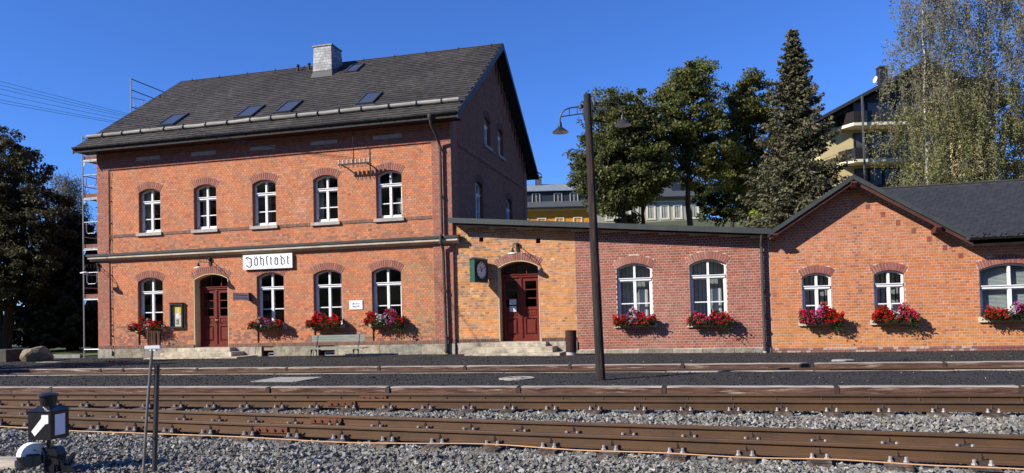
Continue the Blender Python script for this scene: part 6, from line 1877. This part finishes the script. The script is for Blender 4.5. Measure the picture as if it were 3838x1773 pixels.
# ================================================================== HOUSES BEHIND
def local_house(name, label, loc, rz):
    return thing(name, label, 'building', loc, rz)
def lb(x0, x1, y0, y1, z0, z1, name, m, par): return MB().box(x0, x1, y0, y1, z0, z1).build(name, m, par, local=True)
RZ = R(14.56)
M_ORANGE = mat('ochre_orange_render', (0.66, 0.28, 0.03), (0.6, 0.25, 0.028), scale=1.5, rough=.9)
M_TRIM = mat('cream_window_trim', (0.75, 0.68, 0.52), (0.7, 0.63, 0.48), scale=3, rough=.8)
M_SEAM = mat('blue_grey_sheet_roof', (0.30, 0.33, 0.34), (0.24, 0.27, 0.28), scale=1.2, rough=.5, metallic=.3)
M_HSLATE = mat('house_slate', (0.10, 0.11, 0.12), (0.07, 0.077, 0.085), scale=6, rough=.6, stretch=(1, 1, 3))
M_NAVY = mat('navy_dormer_cladding', (0.02, 0.026, 0.04), (0.028, 0.034, 0.05), scale=3, rough=.6)
M_PANEH = mat('house_window_glass', (0.03, 0.035, 0.045), rough=.08, spec=.8)
def hwin(par, x0, x1, z0, z1, y, trim=.1, bars=(1, 1), blind=False):
    w = MB()
    for a in ((x0 - trim, x0, z0 - trim * .5, z1 + trim), (x1, x1 + trim, z0 - trim * .5, z1 + trim), (x0, x1, z1, z1 + trim), (x0 - trim * 1.3, x1 + trim * 1.3, z0 - trim, z0)):
        w.box(a[0], a[1], y - .07, y + .05, a[2], a[3])
    w = w.build('window', M_TRIM, par, local=True)
    MB().box(x0, x1, y + .02, y + .04, z0, z1).build('pane', M_PANEH, w, local=True)
    b = MB()
    for k in range(1, bars[0] + 1):
        u = x0 + (x1 - x0) * k / (bars[0] + 1); b.box(u - .025, u + .025, y - .01, y + .02, z0, z1)
    for k in range(1, bars[1] + 1):
        v = z0 + (z1 - z0) * k / (bars[1] + 1); b.box(x0, x1, y - .01, y + .02, v - .02, v + .02)
    b.build('glazing_bar', M_TRIM if not blind else M_BLACKMETAL, w, local=True)
    if blind:
        z = z1 - .05
        while z > z0 + (z1 - z0) * .45:
            MB().box(x0 + .02, x1 - .02, y - .005, y + .018, z - .05, z).build('blind_slat', M_BLIND, w, local=True); z -= .11
    return w
oh = local_house('orange_house', 'orange rendered house with grey metal dormer roof behind the annex', (-18, 70.1, 10.5), RZ)
zb = -10.5
lb(-8.5, 4.1, 0, 9, -3, 4.05, 'wall', M_ORANGE, oh)
lb(-8.6, 4.18, -.12, .0, 3.78, 4.05, 'eaves_moulding', M_TRIM, oh)
hr = MB()
hr.prism([(-.95, 4.1), (4.5, 7.9), (9.95, 4.1), (9.8, 4.0), (-.8, 4.0)], lambda a, b: (-8.7, a, b), lambda a, b: (4.05, a, b))
hr = hr.build('roof', M_HSLATE, oh, local=True)
r_ = 0
while r_ < 26:
    d = r_ * .17; y_ = -.92 + d; z_ = 4.14 + d * .70
    x_ = -8.7 + (.2 if r_ % 2 else 0)
    k = MB()
    while x_ < 4.0:
        if not (-8.0 < x_ < 2.6 and .2 < y_ < 4.2):
            k.add([(x_, y_ - .02, z_ + .02), (min(x_ + .38, 4.04), y_ - .02, z_ + .02), (min(x_ + .38, 4.04), y_ + .17, z_ + .135), (x_, y_ + .17, z_ + .135)], [(0, 1, 2, 3)])
        x_ += .4
    if k.v: tag(k.build('slate_course', M_HSLATE, hr, local=True), kind='stuff')
    r_ += 1
dm = lb(-8.0, 2.75, .25, 5.0, 4.5, 6.33, 'dormer', M_NAVY, oh)
dr = MB(); dr.add([(-8.3, -.1, 6.33), (3.0, -.1, 6.33), (1.4, 4.4, 7.85), (-8.3, 4.4, 7.85), (-8.3, -.1, 6.25), (3.0, -.1, 6.25), (1.4, 4.4, 7.77), (-8.3, 4.4, 7.77)], [(0, 1, 2, 3), (4, 5, 6, 7), (0, 1, 5, 4), (1, 2, 6, 5)])
dr = dr.build('dormer_roof', M_SEAM, oh, local=True)
for k in range(12):
    x_ = -8 + k * .82
    if x_ < 1.6: MB().bar((x_ + .8, -.1, 6.345), (x_, 4.38, 7.865), .03, .03).build('standing_seam', M_SEAM, dr, local=True)
for x0, x1 in ((-.15, .75), (2.0 - .15, 2.6)): pass
for x0 in (-3.1, -.35, 1.65): hwin(oh, x0, x0 + .9, 4.62, 5.95, .22, .05, (1, 0))
for x0, x1 in ((-2.45, -1.6), (-.2, .65), (2.05, 2.9), (-4.7, -3.85)): hwin(oh, x0, x1, 1.2, 2.78, -.01, .13, (1, 1))
lb(-2.6, -1.75, 3.8, 4.6, 7.3, 8.75, 'chimney', M_ZINC, oh); lb(-2.7, -1.65, 3.7, 4.7, 8.75, 8.86, 'chimney_cap', M_ZINC, oh)
MB().add([(-2.8 + .28 * i, y, 9.1 + .3 * math.sin(math.pi * (.15 + .8 * i / 4.0)) - (.12 if i == 4 else 0)) for y in (3.75, 4.6) for i in range(5)], [(i, i + 1, i + 6, i + 5) for i in range(4)]).build('cowl', M_ZINC, oh, local=True)
gh = local_house('grey_green_house', 'pale grey green house with white trimmed windows behind the trees', (-7.5, 83.2, 9.5), RZ)
M_SAGE = mat('sage_render', (0.36, 0.37, 0.29), (0.31, 0.32, 0.25), scale=1.5, rough=.9)
lb(-8, 7.6, 0, 9, -4, 7.5, 'wall', M_SAGE, gh)
lb(-8.1, 7.72, -.18, 0, 3.85, 4.05, 'string_course', M_TRIM, gh); lb(-8.05, 7.68, -.1, 0, 7.0, 7.12, 'frieze_moulding', M_TRIM, gh)
hr = MB(); hr.prism([(-.9, 7.6), (4.5, 11.9), (9.9, 7.6), (9.7, 7.45), (-.8, 7.45)], lambda a, b: (-8.6, a, b), lambda a, b: (7.9 if b < 8 else 6.0, a, b)); hr = hr.build('roof', M_HSLATE, gh, local=True)
for r_ in range(28):
    d = r_ * .2; y_ = -.88 + d; z_ = 7.65 + d * .796; xe = 7.85 - max(0, (z_ - 7.6)) / 4.3 * 1.9
    if r_ < 27:
        k = MB(); x_ = -8.6 + (.3 if r_ % 2 else 0)
        while x_ < xe: k.add([(x_, y_ - .02, z_ + .02), (min(x_ + .56, xe), y_ - .02, z_ + .02), (min(x_ + .56, xe), y_ + .2, z_ + .16), (x_, y_ + .2, z_ + .16)], [(0, 1, 2, 3)]); x_ += .6
        tag(k.build('slate_course', M_HSLATE, hr, local=True), kind='stuff')
lb(3.1, 4.5, .2, 3.0, 8.5, 10.0, 'dormer', M_NAVY, gh)
for x0 in (-6.0, -4.4, -2.7, -.35, 1.55, 3.35, 5.65): hwin(gh, x0, x0 + .85, 4.75, 6.4, -.01, .2, (1, 0), blind=True)
ap = local_house('yellow_apartment_house', 'yellow multi-storey apartment house with brown gable and glass balconies on the hillside', (10.9, 38.34, 0), RZ)
M_YELR = mat('pale_yellow_render', (0.66, 0.55, 0.28), (0.6, 0.5, 0.26), scale=1.5, rough=.9)
M_BROWNCL = mat('brown_board_cladding', (0.075, 0.048, 0.04), (0.055, 0.036, 0.03), scale=3, rough=.7)
M_BGLASS = mat('smoked_balcony_glass', (0.025, 0.022, 0.022), rough=.15, spec=.5)
lb(-2.0, 7.3, 1.5, 14, 4, 15.1, 'wall', M_YELR, ap)
g = MB(); g.prism([(-2.0, 15.1), (7.3, 15.1), (7.3, 18.9), (5.9, 19.3), (-2.0, 15.5)], lambda a, b: (a, 1.5, b), lambda a, b: (a, 14, b)); g.build('gable_cladding', M_BROWNCL, ap, local=True)
rf = MB(); rf.prism([(-2.8, 15.45), (5.9, 19.92), (12.5, 16.7), (12.5, 16.45), (5.9, 19.65), (-2.8, 15.2)], lambda a, b: (a, .45, b), lambda a, b: (a, 14.5, b)); rf = rf.build('roof', M_SLATEBASE, ap, local=True)
lb(3.3, 3.9, 2.4, 3.0, 18.2, 20.0, 'chimney', M_BLACKMETAL, rf); lb(3.25, 3.95, 2.35, 3.05, 20.0, 20.1, 'chimney_cap', M_ZINC, rf)
MB().lathe((2.6, 1.6, 18.75), [(0, 0), (.17, .03), (.27, .09)], 18, (-.9, -.1, .25)).tube([(2.75, 1.7, 18.0), (2.65, 1.65, 18.75)], .03, 6).build('satellite_dish', M_ENAMEL, rf, local=True)
for z in (15.08, 12.31, 9.5):
    s = MB().prism([(0, 0), (4.6, 0), (4.6, 1.5), (.3, 1.5), (-2.0, 6), (-2.6, 6)], lambda a, b: (a, b, z), lambda a, b: (a, b, z - .22)).build('balcony_slab', M_TRIM, ap, local=True)
    for k, (p, q) in enumerate((((0.05, .05), (4.55, .05)), ((.05, .05), (-2.5, 5.9)))):
        n = 4
        for i in range(n):
            a = Vector((*p, 0)).lerp(Vector((*q, 0)), i / n); b2 = Vector((*p, 0)).lerp(Vector((*q, 0)), (i + 1) / n)
            MB().add([(a.x, a.y, z + .04), (b2.x, b2.y, z + .04), (b2.x, b2.y, z + .88), (a.x, a.y, z + .88), (a.x, a.y + .02, z + .04), (b2.x, b2.y + .02, z + .04), (b2.x, b2.y + .02, z + .88), (a.x, a.y + .02, z + .88)], BOXF).build('glass_panel', M_BGLASS, s, local=True)
    MB().lathe((1.2, .7, z - .24), [(.16, .02), (.16, 0), (0, 0)], 12).build('ceiling_light', M_ENAMEL, s, local=True)
lb(.5, .62, -.35, -.23, 4, 17.0, 'steel_post', M_ZINC, ap)
for z0, z1 in ((15.12, 17.0), (12.4, 14.6), (9.6, 11.85), (6.8, 9.1)):
    for k in range(6):
        x0 = .6 + k * 1.1
        if z1 > 16 and k > 4: continue
        f = MB().box(x0, x0 + .06, 1.38, 1.5, z0, z1).box(x0 + 1.0, x0 + 1.06, 1.38, 1.5, z0, z1).box(x0 + .06, x0 + 1.0, 1.38, 1.5, z1 - .06, z1).box(x0 + .06, x0 + 1.0, 1.38, 1.5, z0, z0 + .06).box(x0 + .06, x0 + 1.0, 1.40, 1.5, z0 + .7, z0 + .76).build('window', M_BLACKMETAL, ap, local=True)
        MB().box(x0 + .06, x0 + 1.0, 1.44, 1.47, z0 + .06, z1 - .06).build('pane', mat('grey_curtained_glass', (.10, .11, .11), (.05, .055, .06), scale=.8, rough=.12, spec=.6), f, local=True)
lb(7.3, 8.0, 2.6, 12, 4, 14.9, 'wall', M_YELR, ap)
lb(8.0, 11.2, .9, 12, 4, 14.95, 'tower_wall', M_YELR, ap); lb(7.9, 11.3, .8, 12, 14.95, 15.1, 'tower_coping', M_TRIM, ap)
lb(8.0, 11.2, .95, 12, 15.1, 18.6, 'tower_cladding', M_BROWNCL, ap); lb(8.5, 10.9, .86, .9, 12.2, 12.3, 'ledge', M_BROWNCL, ap)
wh = local_house('white_gabled_house', 'small white house with grey roof half hidden behind the trees', (6.2, 92, 12), RZ)
lb(-2, 2.6, 0, 6, -4, 2.6, 'wall', mat('white_render', (.7, .69, .64), (.62, .61, .57), scale=2), wh)
MB().prism([(-2.5, 2.5), (.3, 5.4), (3.1, 2.5)], lambda a, b: (a, -.5, b), lambda a, b: (a, 6.5, b)).build('roof', M_SEAM, wh, local=True)
for x0 in (-.9, 1.0): hwin(wh, x0, x0 + .8, .8, 2.0, -.01, .1)
# houses on the left
lh = local_house('grey_roofed_house', 'distant house with grey slate roof seen between spruce and scaffold', (-46.5, 26.5, .3), R(25))
lb(-5, 6, 0, 8, -1, 5.4, 'wall', mat('pale_grey_render', (.5, .48, .44), (.42, .4, .37), scale=2), lh)
hr = MB().prism([(-.6, 5.2), (4, 8.6), (8.6, 5.2)], lambda a, b: (-5.4, a, b), lambda a, b: (6.4, a, b)).build('roof', M_HSLATE, lh, local=True)
lb(1.2, 1.9, 3.2, 3.9, 8.0, 9.1, 'chimney', M_BLACKMETAL, hr)
for x0 in (-3.6, -1.4, .8, 3.0): hwin(lh, x0, x0 + .9, 3.4, 4.7, -.01, .1); hwin(lh, x0, x0 + .9, 1.0, 2.3, -.01, .1)
wl_ = local_house('garden_wall', 'low pale retaining wall along the street on the left', (-44, 25, .6), R(14)); wl_['category'] = 'wall'
lb(-10, 6, 0, .3, -.5, 1.1, 'wall', M_CONC, wl_)
